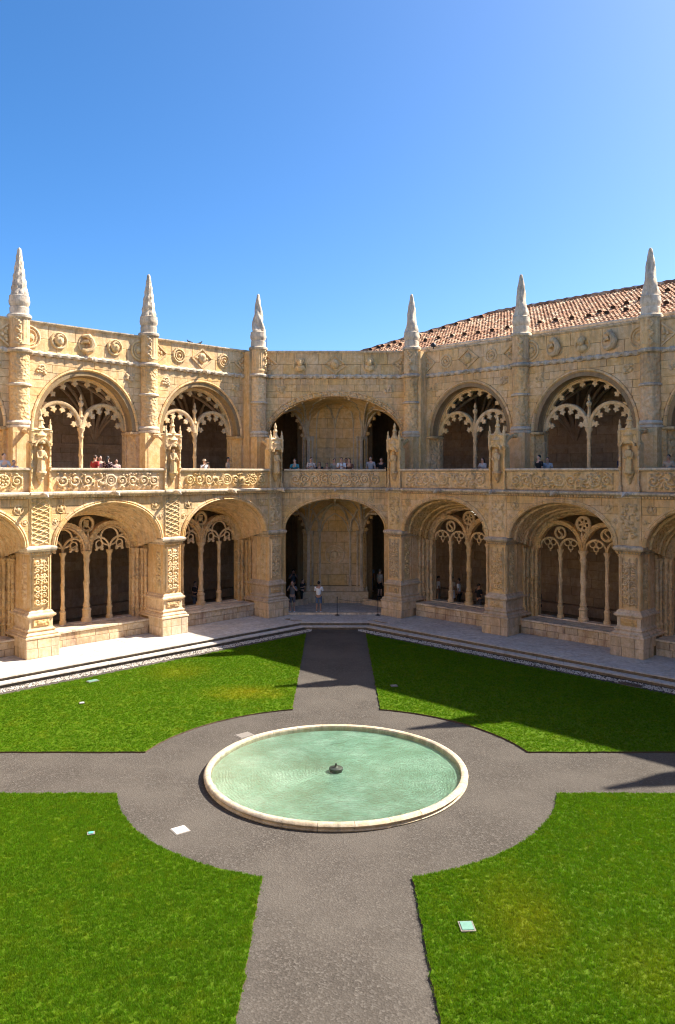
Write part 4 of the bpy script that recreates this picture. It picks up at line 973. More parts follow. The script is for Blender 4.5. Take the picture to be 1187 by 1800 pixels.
# central pier lower
cpier = MB(); cpier.slab([(-1.62, Yb), (1.62, Yb), (2.3, Yb+.68), (2.3, Yb+1.6), (-2.3, Yb+1.6), (-2.3, Yb+.68)], ZW, ZP-.3); cpier = cpier.build('central_pier', 'stone_joint', cb)
blocks(cpier, -1.6, 1.6, 1.3, 6.5, Yb-.03, .05, .62, 1.35, seed=51, mat='stone_inner_shade' if False else 'stone_wall')
blocks(cpier, -1.6, 1.6, ZF, 12.6, Yb-.03, .05, .62, 1.35, seed=52)
bb = MB(); bb.box(-2.0, 2.0, Yb-.55, Yb, ZW, .95); bb.box(-1.7, 1.7, Yb-.14, Yb, .95, 1.25); bb.build('wall_bench', 'stone_plinth', cb)
rm = MB(); rm.tube(arc(0, 3.15, .55, 0, 360, Yb-.05, 24), .06, 6); rm.tube(arc(0, 3.15, .3, 0, 360, Yb-.05, 18), .05, 6); rm.sphere((0, Yb-.06, 3.15), (.2, .1, .22), 8, 5); rm.build('wreath_relief', 'stone_relief', cpier, True)
for sg in (-1, 1):
    for (x, yy, r_) in ((1.60, Yb-.02, .10), (1.36, Yb-.04, .06), (1.85, Yb+.2, .08)):
        for (za, zb_) in ((ZW, 4.6), (ZF, 10.3)):
            s = MB(); s.lathe([(r_*1.8, za), (r_*1.8, za+.8), (r_*1.2, za+.95), (r_, za+1.0), (r_, zb_-.3), (r_*1.7, zb_-.1), (r_*1.7, zb_)], 8, sg*x, yy); s.build('colonnette', 'stone_ledge', cpier, True)
yj2 = recess(ZF, (UCA, UCB-.02, UZ), YU+.38, 1.72, Yb+.15, 0, 10.2, 1.95, 2.0, 4.35)
q = MB()
for x in (-1.12, 0, 1.12): q.tube([(x, Yb+.02, ZF), (x, Yb+.02, 10.7)], .075, 6)
for sg in (-1, 1):
    q.tube([(sg*1.12, Yb+.02, 10.7), (sg*1.08, Yb, 11.4), (sg*.95, Yb-.05, 12.0), (sg*.72, Yb-.25, 12.42)], .07, 6)
    q.tube([(0, Yb+.02, 10.7), (sg*.06, Yb, 11.3), (sg*.25, Yb-.05, 11.9), (sg*.72, Yb-.25, 12.42)], .07, 6)
    q.tube([(sg*.72, Yb-.25, 12.42), (sg*.74, Yb-1.2, 12.52), (sg*.8, YU+.5, 12.3)], .08, 6)
    q.tube([(sg*1.62, Yb, 10.3), (sg*1.66, Yb-.2, 11.2), (sg*1.9, Yb-.7, 11.8), (sg*2.4, YU+.5, 11.95)], .08, 6)
    q.sphere((sg*.72, Yb-.25, 12.4), (.17, .15, .12), 8, 5)
q.build('pier_ribs', 'stone_ledge', cpier, True)
q = MB()
for sg in (-1, 1):
    q.tube([(sg*.92, Yb-.04, ZW+.9), (sg*.92, Yb-.04, 4.6)], .07, 6); q.tube([(sg*.92, Yb-.04, 1.25), (sg*.92, Yb-.04, 1.6)], .11, 6); q.sphere((sg*.92, Yb-.05, 4.62), (.15, .12, .13), 8, 5)
    q.tube([(sg*.92, Yb-.04, 4.6), (sg*.86, Yb-.06, 5.1), (sg*.62, Yb-.12, 5.7), (sg*.30, Yb-.3, 6.1), (0, Yb-.4, 6.25)], .075, 6)
    q.tube([(sg*.80, Yb-.04, 4.6), (sg*.72, Yb-.04, 4.95), (sg*.45, Yb-.05, 5.35), (0, Yb-.05, 5.65)], .045, 6)
    q.tube([(sg*.92, Yb-.04, 4.6), (sg*1.0, Yb-.15, 5.2), (sg*1.35, Yb-.7, 5.9), (sg*1.9, Yb-2.2, 6.15)], .075, 6)
    q.tube([(sg*1.62, Yb, 4.6), (sg*1.68, Yb-.2, 5.2), (sg*2.0, Yb-1.0, 5.7), (sg*2.5, Yb-2.6, 5.75)], .07, 6)
q.sphere((0, Yb-.42, 6.2), (.3, .14, .12), 8, 5)
q.tube([(0, Yb-.4, 6.25), (0, .5, 6.6)], .075, 6)
q.build('pier_ribs', 'stone_ledge', cpier, True)
# openings beside the central pier: cusped arches on the diagonal planes
for (z0, hw, yb, wx, rise) in ((4.45, 1.62, Yb, 3.75, 1.62), (10.2, 1.72, Yb+.15, 4.35, 1.85)):
    Ld = (wx-hw)*math.sqrt(2); a = Ld/2-.12
    for sg in (-1, 1):
        m = MB(); m.arch(a, rise-.12, z0, [(-.02, .03), (.14, -.06), (.22, -.02), (.22, .25), (-.02, .2)], n=20); m.cusps(a, rise-.12, z0, (6, 24, 42, 60, 78, 96, 114, 132, 150, 170), .30, .04, .14)
        for q in (-1, 1): m.box(min(q*a, q*(a+.2)), max(q*a, q*(a+.2)), .02, .3, ZW if z0 < 6 else ZF, z0)
        m.box(-a-.6, a+.6, .06, .3, z0+rise, z0+rise+1.4)
        m.build('cusped_opening', 'stone_carved', cb, False, (sg*(hw+wx)/2, (yb+yb-(wx-hw))/2, 0)).rotation_euler = (0, 0, -sg*R45)
# low kerb inside the corner and floor slab of the upper level
MB().slab([(-3.2, .25), (3.2, .25), (4.4, 1.4), (4.4, 3.2), (0, 6.9), (-4.4, 3.2), (-4.4, 1.4)], 6.95, ZF).build('upper_floor', 'stone_vault_shade', cb)
for sg in (-1, 1):
    m = MB(); P = [(sg*1.6, Yb-.9), (sg*2.9, Yb-2.2), (sg*2.9, Yb-1.95), (sg*1.6, Yb-.6)]; m.slab(P, ZW, .62); m.build('kerb', 'stone_plinth', cb)
MB().box(-2.72, 2.72, -.12, .14, ZW, ZW+.10).build('threshold', 'stone_ledge', cb)

# ------------------------------------------------------------------ gallery interiors
for side in 'LR':
    nm = 'left' if side == 'L' else 'right'; sg = -1 if side == 'L' else 1
    def P(x, y): q = loc3(side, -sg*x, y); return (q[0], q[1])
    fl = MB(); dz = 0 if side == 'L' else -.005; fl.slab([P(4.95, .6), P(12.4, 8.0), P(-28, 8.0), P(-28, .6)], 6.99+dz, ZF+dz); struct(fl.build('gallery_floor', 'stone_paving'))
    rf = MB(); rf.slab([P(8.2, 3.0), P(14.2, 9.0), P(-28, 9.0), P(-28, 3.0)], 13.3+dz, 13.42+dz*2); struct(rf.build('gallery_ceiling', 'stone_vault_shade'))
    for lv, (za, zb_) in (('lower', (ZW, 6.99)), ('upper', (ZF, 13.3))):
        w = thing('gallery_wall', '%s back wall of the %s gallery, seen through its windows' % (lv, nm), 'wall', loc3(side, 0, 0), R45 if side == 'L' else -R45)
        lo_, hi_ = (-28, 12.2) if side == 'L' else (-12.2, 28)
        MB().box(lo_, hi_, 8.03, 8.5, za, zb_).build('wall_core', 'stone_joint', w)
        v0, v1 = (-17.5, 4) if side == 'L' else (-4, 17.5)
        blocks(w, v0, v1, za, za+(4.95), 8.0, .05, .5, 1.05, mat='stone_inner_shade', seed=60+len(lv)+ord(side))
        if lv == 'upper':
            s = MB(); s.box(v0, v1, 7.86, 8.0, 9.55, 9.68); s.box(v0, v1, 7.92, 8.0, 9.45, 9.55); s.build('string_course', 'stone_inner_shade', w)
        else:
            s = MB(); s.box(v0, v1, 7.5, 8.0, ZW, .8); s.build('wall_bench', 'stone_inner_shade', w)
# bright barred window in the dark of the right lower gallery
k = NT('lit_pane'); k.b.inputs['Emission Color'].default_value = (1, .93, .75, 1); k.b.inputs['Emission Strength'].default_value = .22; k.b.inputs['Base Color'].default_value = (.6, .55, .45, 1); MATS['lit_pane'] = k.m
q_ = (835-589)/1370; yl_ = 7.95; bx, by = P4.x+SQ*yl_, P4.y+SQ*yl_; t_ = (q_*by-bx)/(SQ+q_*SQ)
lw_ = thing('barred_window', 'small bright barred window deep in the right lower gallery, seen between the columns', 'window', (bx+SQ*t_, by-SQ*t_, 8.1-62*(by-SQ*t_)/1370), -R45)
MB().box(-.42, .42, -.06, .02, -.50, .50).build('frame', 'stone_inner_shade', lw_); MB().box(-.34, .34, -.075, -.061, -.42, .42).build('pane', 'lit_pane', lw_)
for i in range(5): MB().box(-.36, .36, -.12, -.08, -.36+i*.17, -.30+i*.17).build('bar', 'black_metal', lw_)
# ------------------------------------------------------------------ tiled roof behind the right wing
roof = thing('tiled_roof', 'long terracotta tiled roof rising behind the right wing parapet', 'roof')
def rp(u, v):    # u along the wing from far hip corner, v 0..1 eave->ridge ; returns point
    yl = 3.35+v*6.0; x = -7.8+u; q = loc3('R', x, yl); return Vector((q[0], q[1], 15.26+v*2.78))
UL = 34.0; VL = math.hypot(6.0, 2.95)
def hipx(v): return v*1.0*8.6*.98-.15      # start of tiles at height v
bs = MB(); A, B, C_, D = rp(hipx(0), 0), rp(UL, 0), rp(UL, 1), rp(hipx(1), 1); Ebk = loc3('R', -6.9+hipx(0)+1.5, 14); Fbk = loc3('R', -6.9+UL, 15)
bs.add([tuple(A-Vector((0, 0, .05))), tuple(B-Vector((0, 0, .05))), tuple(C_-Vector((0, 0, .05))), tuple(D-Vector((0, 0, .05))), (Ebk[0], Ebk[1], 15.2), (Fbk[0], Fbk[1], 15.2)], [(0, 1, 2, 3), (3, 2, 5, 4), (0, 3, 4), (1, 5, 2)])
bs.build('roof_deck', 'terracotta', roof)
nv = (rp(1, 0)-rp(0, 0)).normalized(); vv = (rp(0, 1)-rp(0, 0)).normalized(); nn = nv.cross(vv).normalized()
if nn.z < 0: nn = -nn
tl = MB(); pitch = .215; clen = .34; nr = int(VL/clen)
rdt = random.Random(2)
for r_ in range(nr):
    v0 = r_/nr; v1 = (r_+1.12)/nr; u = hipx(v0); 
    while u < UL:
        if not (rdt.random() < .0):
            a = rp(u, v0)+nn*(.075+rdt.uniform(-.012, .012)); b = rp(u, min(v1, 1.0))+nn*(.03+rdt.uniform(-.01, .01)); w0 = pitch*.40; w1 = pitch*.31; jx = nv*rdt.uniform(-.012, .012)
            vs = []
            for p_, w_ in ((a+jx, w0), (b+jx, w1)):
                for k_ in range(4): t = PI*k_/3; vs.append(tuple(p_+nv*(-math.cos(t)*w_)+nn*(math.sin(t)*w_*.75-.04)))
            tl.add(vs, [(0, 1, 5, 4), (1, 2, 6, 5), (2, 3, 7, 6), (3, 2, 1, 0)])
        u += pitch
o = tl.build('roof_tiles', 'terracotta', roof); o['kind'] = 'stuff'
rt = MB(); P_ = [rp(hipx(1)+i*(UL-hipx(1))/90, 1)+Vector((0, 0, .04+.02*(i % 2))) for i in range(91)]; rt.tube([tuple(p) for p in P_], [.13+.025*(i % 2) for i in range(91)], 6); rt.tube([tuple(A.lerp(D, i/24)+Vector((0, 0, .05+.02*(i % 2)))) for i in range(25)], [.11+.03*(i % 2) for i in range(25)], 6); rt.build('ridge_tiles', 'terracotta', roof)
vm = None
def vent(u, v):
    global vm
    if vm is None:
        m = MB(); m.add([(-.17, -.2, 0), (.17, -.2, 0), (.17, -.2, .12), (.09, -.2, .2), (-.09, -.2, .2), (-.17, -.2, .12), (-.15, .35, 0), (.15, .35, 0), (.15, .35, .03), (-.15, .35, .03)], [(1, 7, 8, 2), (2, 8, 3), (3, 8, 9, 4), (4, 9, 5), (5, 9, 6, 0)])
        m.box(-.14, .14, -.15, -.12, 0, .14); vm = m.mesh('roof_vent', 'terracotta'); vm.materials.append(plain('vent_dark', (.05, .03, .02), .9))
        for p in vm.polygons:
            if p.index >= 5: p.material_index = 1
    o = link('roof_vent', vm, roof); mt = Matrix((nv, vv, nn)).transposed().to_4x4(); mt.translation = rp(u, v)+nn*.06; o.matrix_local = mt @ Matrix.Scale(.82, 4)
u = 2.6
while u < 24: vent(u, .26+.012*math.sin(u)); u += .95
for i in range(11): vent(1.6+i*.62, .14+i*.075)
for i in range(9): vent(17.2+i*.5, .32+i*.075)
# hip-side slope vents near the roof end, gutter edge
gt = MB(); gt.tube([tuple(rp(hipx(0), 0)-vv*.12), tuple(rp(UL, 0)-vv*.12)], .09, 6); gt.build('roof_gutter', 'stone_ledge', roof)

# ------------------------------------------------------------------ fountain
ft = thing('fountain_pool', 'large round shallow fountain basin with pale green water and stone rim', 'fountain', (FC[0]-.02, FC[1], 0))
NS = 26
prof = [(3.50, 0), (3.52, .03), (3.46, .06), (3.50, .09), (3.53, .13), (3.50, .175), (3.45, .195), (3.39, .19), (3.35, .17), (3.34, .12), (3.34, .01)]
for i in range(NS):
    a0, a1 = 2*PI*i/NS+.0016, 2*PI*(i+1)/NS-.0016; m = MB(); n = len(prof); rr = random.uniform(-.005, .005)
    vs = []; K = 5
    for q in range(K+1):
        t = a0+(a1-a0)*q/K; vs += [((r+rr)*math.cos(t), (r+rr)*math.sin(t), z) for r, z in prof]
    m.add(vs, [(q*n+j, q*n+(j+1) % n, (q+1)*n+(j+1) % n, (q+1)*n+j) for q in range(K) for j in range(n)]+[tuple(range(n)), tuple(range(K*n, K*n+n))]); m.build('rim_stone', 'stone_rim', ft, True)
MB().lathe([(3.45, -.1), (3.45, .06), (3.37, .07), (3.37, -.1)], 64).build('rim_bed', 'stone_joint', ft)
MB().lathe([(3.38, .02), (3.38, .03)], 64).build('basin_floor', 'pool_floor', ft)
wm = MB(); nr_, ns_ = 26, 96; wm.v.append((0, 0, .12))
for j in range(1, nr_+1):
    for i in range(ns_):
        t = 2*PI*i/ns_; r = 3.345*j/nr_; wm.v.append((r*math.cos(t), r*math.sin(t), .12))
wm.f += [(0, 1+i, 1+(i+1) % ns_) for i in range(ns_)]+[(1+(j-1)*ns_+i, 1+j*ns_+i, 1+j*ns_+(i+1) % ns_, 1+(j-1)*ns_+(i+1) % ns_) for j in range(1, nr_) for i in range(ns_)]
wm.build('water_surface', 'water', ft, True)
nz_ = MB(); nz_.lathe([(.17, .03), (.19, .10), (.19, .13), (.16, .145), (.06, .15), (.035, .17), (.022, .22), (.03, .24), (.01, .255)], 14); nz_.build('spout', 'bronze', ft, True)

# ------------------------------------------------------------------ covers and small ground things
def cover(x, y, w, d, rz, mat, label, z=.0, name='inspection_cover', frame=None):
    if mat != 'black_metal': w *= .74; d *= .74
    m = MB(); m.cham(-w/2, w/2, -d/2, d/2, -.01, .022, .004)
    m2 = MB().box(-w/2-.03, w/2+.03, -d/2-.03, d/2+.03, -.012, .010); o = m2.build(name, frame or 'grey_cover', None, False, (x, y, z)); o.rotation_euler = (0, 0, rz)
    q = MB(); q.slab([(-w/2, -d/2), (w/2, -d/2), (w/2, d/2), (-w/2, d/2)], .010, .022); q.build('lid', mat, o); tag(o, label, 'cover'); return o
def g2(px, py, z=0): Y = (8.1-z)*1370/(py-831); return ((px-589)/1370*Y, Y)
x, y = g2(317, 1460); cover(x, y, .42, .42, .62, 'white_cover', 'bright white square cover on the gravel left of the fountain')
x, y = g2(430, 1293); cover(x, y, .62, .5, .7, 'grey_cover', 'pale grey slab set in the gravel behind the left of the fountain rim')
x, y = g2(821, 1631, .05); cover(x, y, .28, .34, .05, 'green_glass_cover', 'pale green square glass cover in the near right lawn', .07)
x, y = g2(160, 1467, .05); cover(x, y, .14, .12, .3, 'teal_cover', 'small teal cover in the near left lawn', .075)
x, y = g2(163, 1198, .05); cover(x, y, .5, .3, R45, 'green_glass_cover', 'grey green cover in the far left lawn near the steps', .07)
x, y = g2(693, 1207, .05); cover(x, y, .26, .26, .2, 'grey_cover', 'small grey box cover in the shaded part of the far right lawn', .08)
x, y = g2(144, 1237, .05); cover(x, y, .16, .16, .4, 'white_cover', 'tiny white marker in the far left lawn', .075)
x, y = g2(1108, 1203); cover(x, y-.1, .9, .32, -R45, 'black_metal', 'dark iron drain cover in the gutter strip at right', .012, 'drain_cover')

# pigeons on the left parapet
def pigeon(side, x, y, z, rz, label):
    m = MB(); m.tube([(-.20, 0, .10), (-.08, 0, .12), (.03, 0, .14), (.10, 0, .19), (.13, 0, .25)], [.02, .06, .075, .045, .035], 7); m.sphere((.145, 0, .265), .036, 6, 5); m.tube([(.17, 0, .265), (.205, 0, .255)], [.012, .004], 4); m.tube([(-.12, 0, .11), (-.30, 0, .06)], [.035, .03], 5, flat=.3)
    for e in (-1, 1): m.tube([(.0, e*.025, .09), (.01, e*.025, 0)], .008, 4)
    o = m.build('pigeon', 'pigeon_grey', None, True, loc3(side, x, y, z)); o.rotation_euler = (0, 0, rz); o.scale = (.72, .72, .72); return tag(o, label, 'pigeon', 'pigeons on the parapet')
pigeon('L', -HB-.62, 2.75, ZP+.02, 2.9, 'dark pigeon on the left parapet, left one of the pair above the diamond')
pigeon('L', -HB+.08, 2.75, ZP+.02, .3, 'dark pigeon on the left parapet, right one of the pair')
# roof lamp and aerial
m = MB(); m.tube([(0, 0, 0), (0, 0, .25)], .03, 6); m.lathe([(.05, .22), (.17, .26), (.17, .34), (.08, .46), (.02, .48)], 10); o = m.build('roof_floodlight', 'black_metal', None, True, loc3('R', .62, 2.9, ZP)); tag(o, 'small dark floodlight on the right parapet beside the fourth spire', 'floodlight')
m = MB(); m.tube([(0, 0, 0), (0, 0, .75)], .014, 5); o = m.build('aerial', 'black_metal', None, False, (-3.85, 43.95, ZP)); tag(o, 'thin aerial rod just right of the twisted spire', 'aerial')
# barrier posts in the corner arch
def post(x, y, label, rope_to=None):
    m = MB(); m.lathe([(.15, 0), (.15, .02), (.03, .05), (.018, .08), (.018, .92), (.028, .94), (.028, 1.0), (.01, 1.02)], 10)
    o = m.build('barrier_post', 'black_metal', None, True, (x, y, ZW+.002)); tag(o, label, 'barrier post', 'barrier posts in the corner arch'); return o
pa = post(0.12, 43.0-.35, 'thin black barrier post in the middle of the corner arch'); pb = post(2.35, 43.0-.35, 'thin black barrier post at the right side of the corner arch')
m = MB(); m.tube([(.12+2.23*t/10, 0, .9-.14*math.sin(PI*t/10)) for t in range(11)], .009, 5); o = m.build('cord', 'black_metal', None, False, (0, 43.0-.35, ZW)); tag(o, 'dark cord hanging between the two posts in the corner arch', 'cord')

# ------------------------------------------------------------------ people
def skin_mesh(name, pts, edges, radii, mat, sub=1):
    me = bpy.data.meshes.new(name); me.from_pydata(pts, edges, []); me.materials.append(mat)
    o = bpy.data.objects.new(name, me); COL.objects.link(o)
    sk = o.modifiers.new('skin', 'SKIN'); sk.use_smooth_shade = True
    for v_, r_ in zip(me.skin_vertices[0].data, radii): v_.radius = (r_, r_) if not isinstance(r_, tuple) else r_
    me.skin_vertices[0].data[0].use_root = True
    if sub: s_ = o.modifiers.new('sub', 'SUBSURF'); s_.levels = sub; s_.render_levels = sub
    return o
PB = {}
def pose_body(pose):
    # returns dict of baked meshes for one pose (1.72 m figure facing -y)
    arms = {'down': [((.19, 0, 1.40), (.24, .02, 1.13), (.25, -.03, .88))]*1, 'photo': [((.19, 0, 1.40), (.27, -.10, 1.20), (.09, -.30, 1.48))], 'lean': [((.19, -.02, 1.38), (.26, -.10, 1.14), (.16, -.34, 1.10))],
            'hips': [((.19, 0, 1.40), (.34, .05, 1.16), (.16, -.08, 1.02))], 'fold': [((.19, 0, 1.40), (.25, .0, 1.14), (.02, -.2, 1.16))], 'hold': [((.19, 0, 1.4), (.24, -.06, 1.13), (.10, -.26, 1.22))]}[pose][0]
    lean = {'lean': -.12}.get(pose, 0)
    T = [(0, .0, .93), (0, lean*.3, 1.08), (0, lean*.7, 1.26), (0, lean, 1.40), (0, lean, 1.48), (0, lean-.01, 1.56), (0, lean-.02, 1.66)]
    pts = list(T); rad = [(.155, .115), (.135, .10), (.155, .11), (.13, .09), .055, .075, .07]; ed = [(i, i+1) for i in range(6)]
    def arm(sg):
        sh, el, ha = [Vector((sg*p[0], p[1]+lean*(1 if i < 2 else .6), p[2])) for i, p in enumerate(arms)]
        b = len(pts); pts.extend([tuple(sh), tuple(sh.lerp(el, .5)), tuple(el), tuple(el.lerp(ha, .5)), tuple(ha)]); rad.extend([.062, .05, .042, .038, .03]); ed.extend([(3, b), (b, b+1), (b+1, b+2), (b+2, b+3), (b+3, b+4)])
        return sh, el, ha
    A = [arm(1), arm(-1)]
    for sg in (1, -1):
        b = len(pts); stn = .03 if sg > 0 else -.03; pts.extend([(sg*.09, 0, .86), (sg*.105, -.01+stn*.4, .48), (sg*.11, .015+stn, .09), (sg*.125, -.14+stn, .04)]); rad.extend([.085, .058, .04, .035]); ed.extend([(0, b), (b, b+1), (b+1, b+2), (b+2, b+3)])
    R = {}
    R['body'] = (pts, ed, rad)
    # shirt: torso + sleeves
    sp = [T[0], T[1], T[2], T[3], (0, lean, 1.45)]; sr = [(.172, .13), (.152, .118), (.170, .126), (.145, .105), .07]; se = [(0, 1), (1, 2), (2, 3), (3, 4)]
    for sh, el, ha in A:
        b = len(sp); sp += [tuple(sh), tuple(sh.lerp(el, .45)), tuple(sh.lerp(el, .8))]; sr += [.08, .068, .066]; se += [(3, b), (b, b+1), (b+1, b+2)]
    R['shirt'] = (sp, se, sr)
    def low(zend, r0, r1):
        lp = [(0, 0, .96)]; lr = [(.165, .125)]; le = []
        for sg in (1, -1):
            stn = .03 if sg > 0 else -.03; b = len(lp); k0 = (.86-zend)/.77
            lp += [(sg*.09, 0, .86), (sg*.1, stn*.3, .86-(.86-zend)*.5), (sg*(.09+.02*k0), .01+stn*k0, zend)]; lr += [.10, (r0+r1)/2+.01, r1]; le += [(0, b), (b, b+1), (b+1, b+2)]
        return lp, le, lr
    R['trousers'] = low(.10, .085, .06); R['shorts'] = low(.50, .09, .082)
    R['hands'] = A; R['head'] = (0, lean-.02, 1.635)
    return R
def bake(spec, name, mat):
    o = skin_mesh('tmp_'+name, spec[0], spec[1], spec[2], mat); dg = bpy.context.evaluated_depsgraph_get(); dg.update()
    me = bpy.data.meshes.new_from_object(o.evaluated_get(dg)); me.name = name; bpy.data.objects.remove(o)
    me.polygons.foreach_set('use_smooth', [True]*len(me.polygons)); return me
def head_parts(h, lean):
    x, y, z = h
    f = MB(); f.sphere((0, y, z), (.077, .092, .112), 12, 9); f.tube([(0, y-.085, z+.015), (0, y-.108, z-.02), (0, y-.09, z-.03)], [.010, .016, .012], 5); f.tube([(-.022, y-.088, z-.052), (.022, y-.088, z-.052)], .008, 4)
    for e in (-1, 1): f.sphere((e*.079, y+.005, z), (.012, .022, .03), 5, 4); f.sphere((e*.03, y-.078, z+.018), (.015, .012, .009), 5, 4)
    return f
def hairmesh(h, longh):
    x, y, z = h; m = MB(); vs = []; P = []
    m.sphere((0, y+.018, z+.032), (.086, .094, .098), 12, 8)
    if longh: m.tube([(0, y+.06, z+.02), (0, y+.085, z-.1), (0, y+.09, z-.22), (0, y+.08, z-.32)], [.075, .08, .07, .03], 8)
    return m
def handmesh(A):
    m = MB()
    for sg, (sh, el, ha) in zip((1, -1), A):
        d = (ha-el).normalized(); side = d.cross(Vector((0, 1, .2))).normalized(); nrm = d.cross(side).normalized()
        pc = ha+d*.045; m.tube([tuple(ha), tuple(pc), tuple(ha+d*.09)], [.026, .036, .032], 6, flat=.6)
        for i, ln in enumerate((.065, .078, .072, .055)): b = ha+d*.085+side*(i-1.5)*.018; m.tube([tuple(b), tuple(b+d*ln*.5+nrm*.008), tuple(b+d*ln+nrm*.024)], [.009, .008, .006], 5)
        b = ha+d*.03-side*.03*sg; m.tube([tuple(b), tuple(b+d*.03-side*.022*sg), tuple(b+d*.062-side*.024*sg+nrm*.01)], [.012, .010, .007], 5)
    return m
def getp(pose):
    if pose not in PB:
        R = pose_body(pose); D = {}
        for kx in ('body', 'shirt', 'trousers', 'shorts'): D[kx] = bake(R[kx], kx, SKIN[0])
        D['face'] = head_parts(R['head'], 0).mesh('head', SKIN[0], True); D['hair0'] = hairmesh(R['head'], False).mesh('hair', HAIR['black'], True); D['hair1'] = hairmesh(R['head'], True).mesh('hair', HAIR['black'], True); D['hand'] = handmesh(R['hands']).mesh('hands', SKIN[0], True); D['R'] = R
        sk_ = MB(); sk_.lathe([(.20, .50), (.17, .75), (.15, .96)], 12, mod=lambda t, z: 1+.05*math.sin(7*t) if z < .7 else 1); D['skirt'] = sk_.mesh('skirt', CL['black'], True)
        so_ = MB()
        for sg in (1, -1):
            stn = .03 if sg > 0 else -.03; so_.tube([(sg*.11, .07+stn, .045), (sg*.115, -.02+stn, .05), (sg*.125, -.12+stn, .035), (sg*.127, -.17+stn, .028)], [.04, .05, .045, .025], 8, flat=.8)
        D['shoes'] = so_.mesh('shoes', CL['white'], True); PB[pose] = D
    return PB[pose]
def person(x, y, z, rz, label, pose='down', shirt='white', lower='trousers', lc='black', hair='black', longh=False, skin=0, s=1., extra=None, group=None):
    D = getp(pose); r = thing('person', label, 'person', (x, y, z), rz, group); r.scale = (s, s, s)
    def put(nm, me, mat):
        o = link(nm, me, r); o.material_slots[0].link = 'OBJECT'; o.material_slots[0].material = mat; return o
    bo = put('body', D['body'], SKIN[skin]); put('head', D['face'], SKIN[skin]); put('hands', D['hand'], SKIN[skin]); put('hair', D['hair1' if longh else 'hair0'], HAIR[hair]); put('shirt', D['shirt'], CL[shirt]); put(lower, D[lower], CL[lc]); put('shoes', D['shoes'], CL['white' if lc != 'black' else 'black'])
    if pose == 'photo': m = MB(); m.box(-.075, .075, -.40, -.385, 1.46, 1.55); m.build('phone', 'black_metal', r)
    if extra == 'hat':
        h = D['R']['head']; m = MB(); m.lathe([(.17, h[2]+.05), (.10, h[2]+.06), (.09, h[2]+.14), (.05, h[2]+.15)], 12, 0, h[1]); m.build('sun_hat', CL['beige'], r)
    if extra == 'backpack': m = MB(); m.cham(-.15, .15, .12, .27, 1.02, 1.42, .03); m.build('backpack', CL['black'], r)
    if extra == 'straps':
        m = MB()
        for e in (-1, 1): m.tube([(e*.09, -.135, 1.05), (e*.09, -.15, 1.3), (e*.08, -.09, 1.46)], .016, 5)
        m.build('straps', CL['black'], r)
    return r
def at(px, Y): return (px-589)/1370*Y
GU = 'people at the upper balustrade'
U = ZF+.002
# corner, upper floor (railing at Y 43)
for px, Y, pose, sh, hr, lg, sk, ex, s, lb in (
    (519, 43.55, 'lean', 'teal', 'brown', True, 2, None, .96, 'woman in a teal top leaning on the corner balustrade, leftmost there'),
    (547, 43.55, 'hold', 'check', 'black', False, 0, None, 1.0, 'person in a checked shirt resting arms on the corner balustrade'),
    (562.5, 43.6, 'lean', 'black', 'black', True, 1, None, .86, 'dark haired woman in black low behind the corner balustrade, left of two'),
    (574.5, 43.62, 'lean', 'brown', 'black', True, 1, None, .83, 'dark haired woman low behind the corner balustrade, right of two'),
    (588, 43.9, 'down', 'beige', 'black', True, 0, None, .97, 'woman in beige top left of the man with backpack straps'),
    (600.5, 43.55, 'hold', 'white', 'brown', False, 0, 'straps', 1.0, 'man in white shirt with dark backpack straps at the corner balustrade'),
    (608.5, 44.1, 'down', 'black', 'black', False, 1, None, .99, 'dark dressed person just behind the man in white with straps'),
    (615.5, 43.6, 'lean', 'brown', 'brown', True, 0, None, .97, 'woman in a brown top right of the man in white'),
    (652, 44.6, 'down', 'palegrey', 'brown', False, 2, None, 1.05, 'tall man in a pale grey t-shirt before the right upper opening'),
    (670.5, 44.4, 'down', 'black', 'brown', False, 0, None, 1.0, 'person in black beside the tall man in pale grey')):
    person(at(px, Y), Y, U, random.uniform(-.4, .4), lb, pose, sh, 'trousers', 'denim', hr, lg, sk, s, ex, GU)
def wpos(side, px, yloc):      # point on a wing at local depth yloc seen at pixel px
    k_ = (px-589)/1370
    o = P3 if side == 'L' else P4; d = (SQ, SQ) if side == 'L' else (SQ, -SQ); n_ = (-SQ, SQ) if side == 'L' else (SQ, SQ)
    bx, by = o.x+n_[0]*yloc, o.y+n_[1]*yloc; t = (k_*by-bx)/(d[0]-k_*d[1]); return bx+d[0]*t, by+d[1]*t
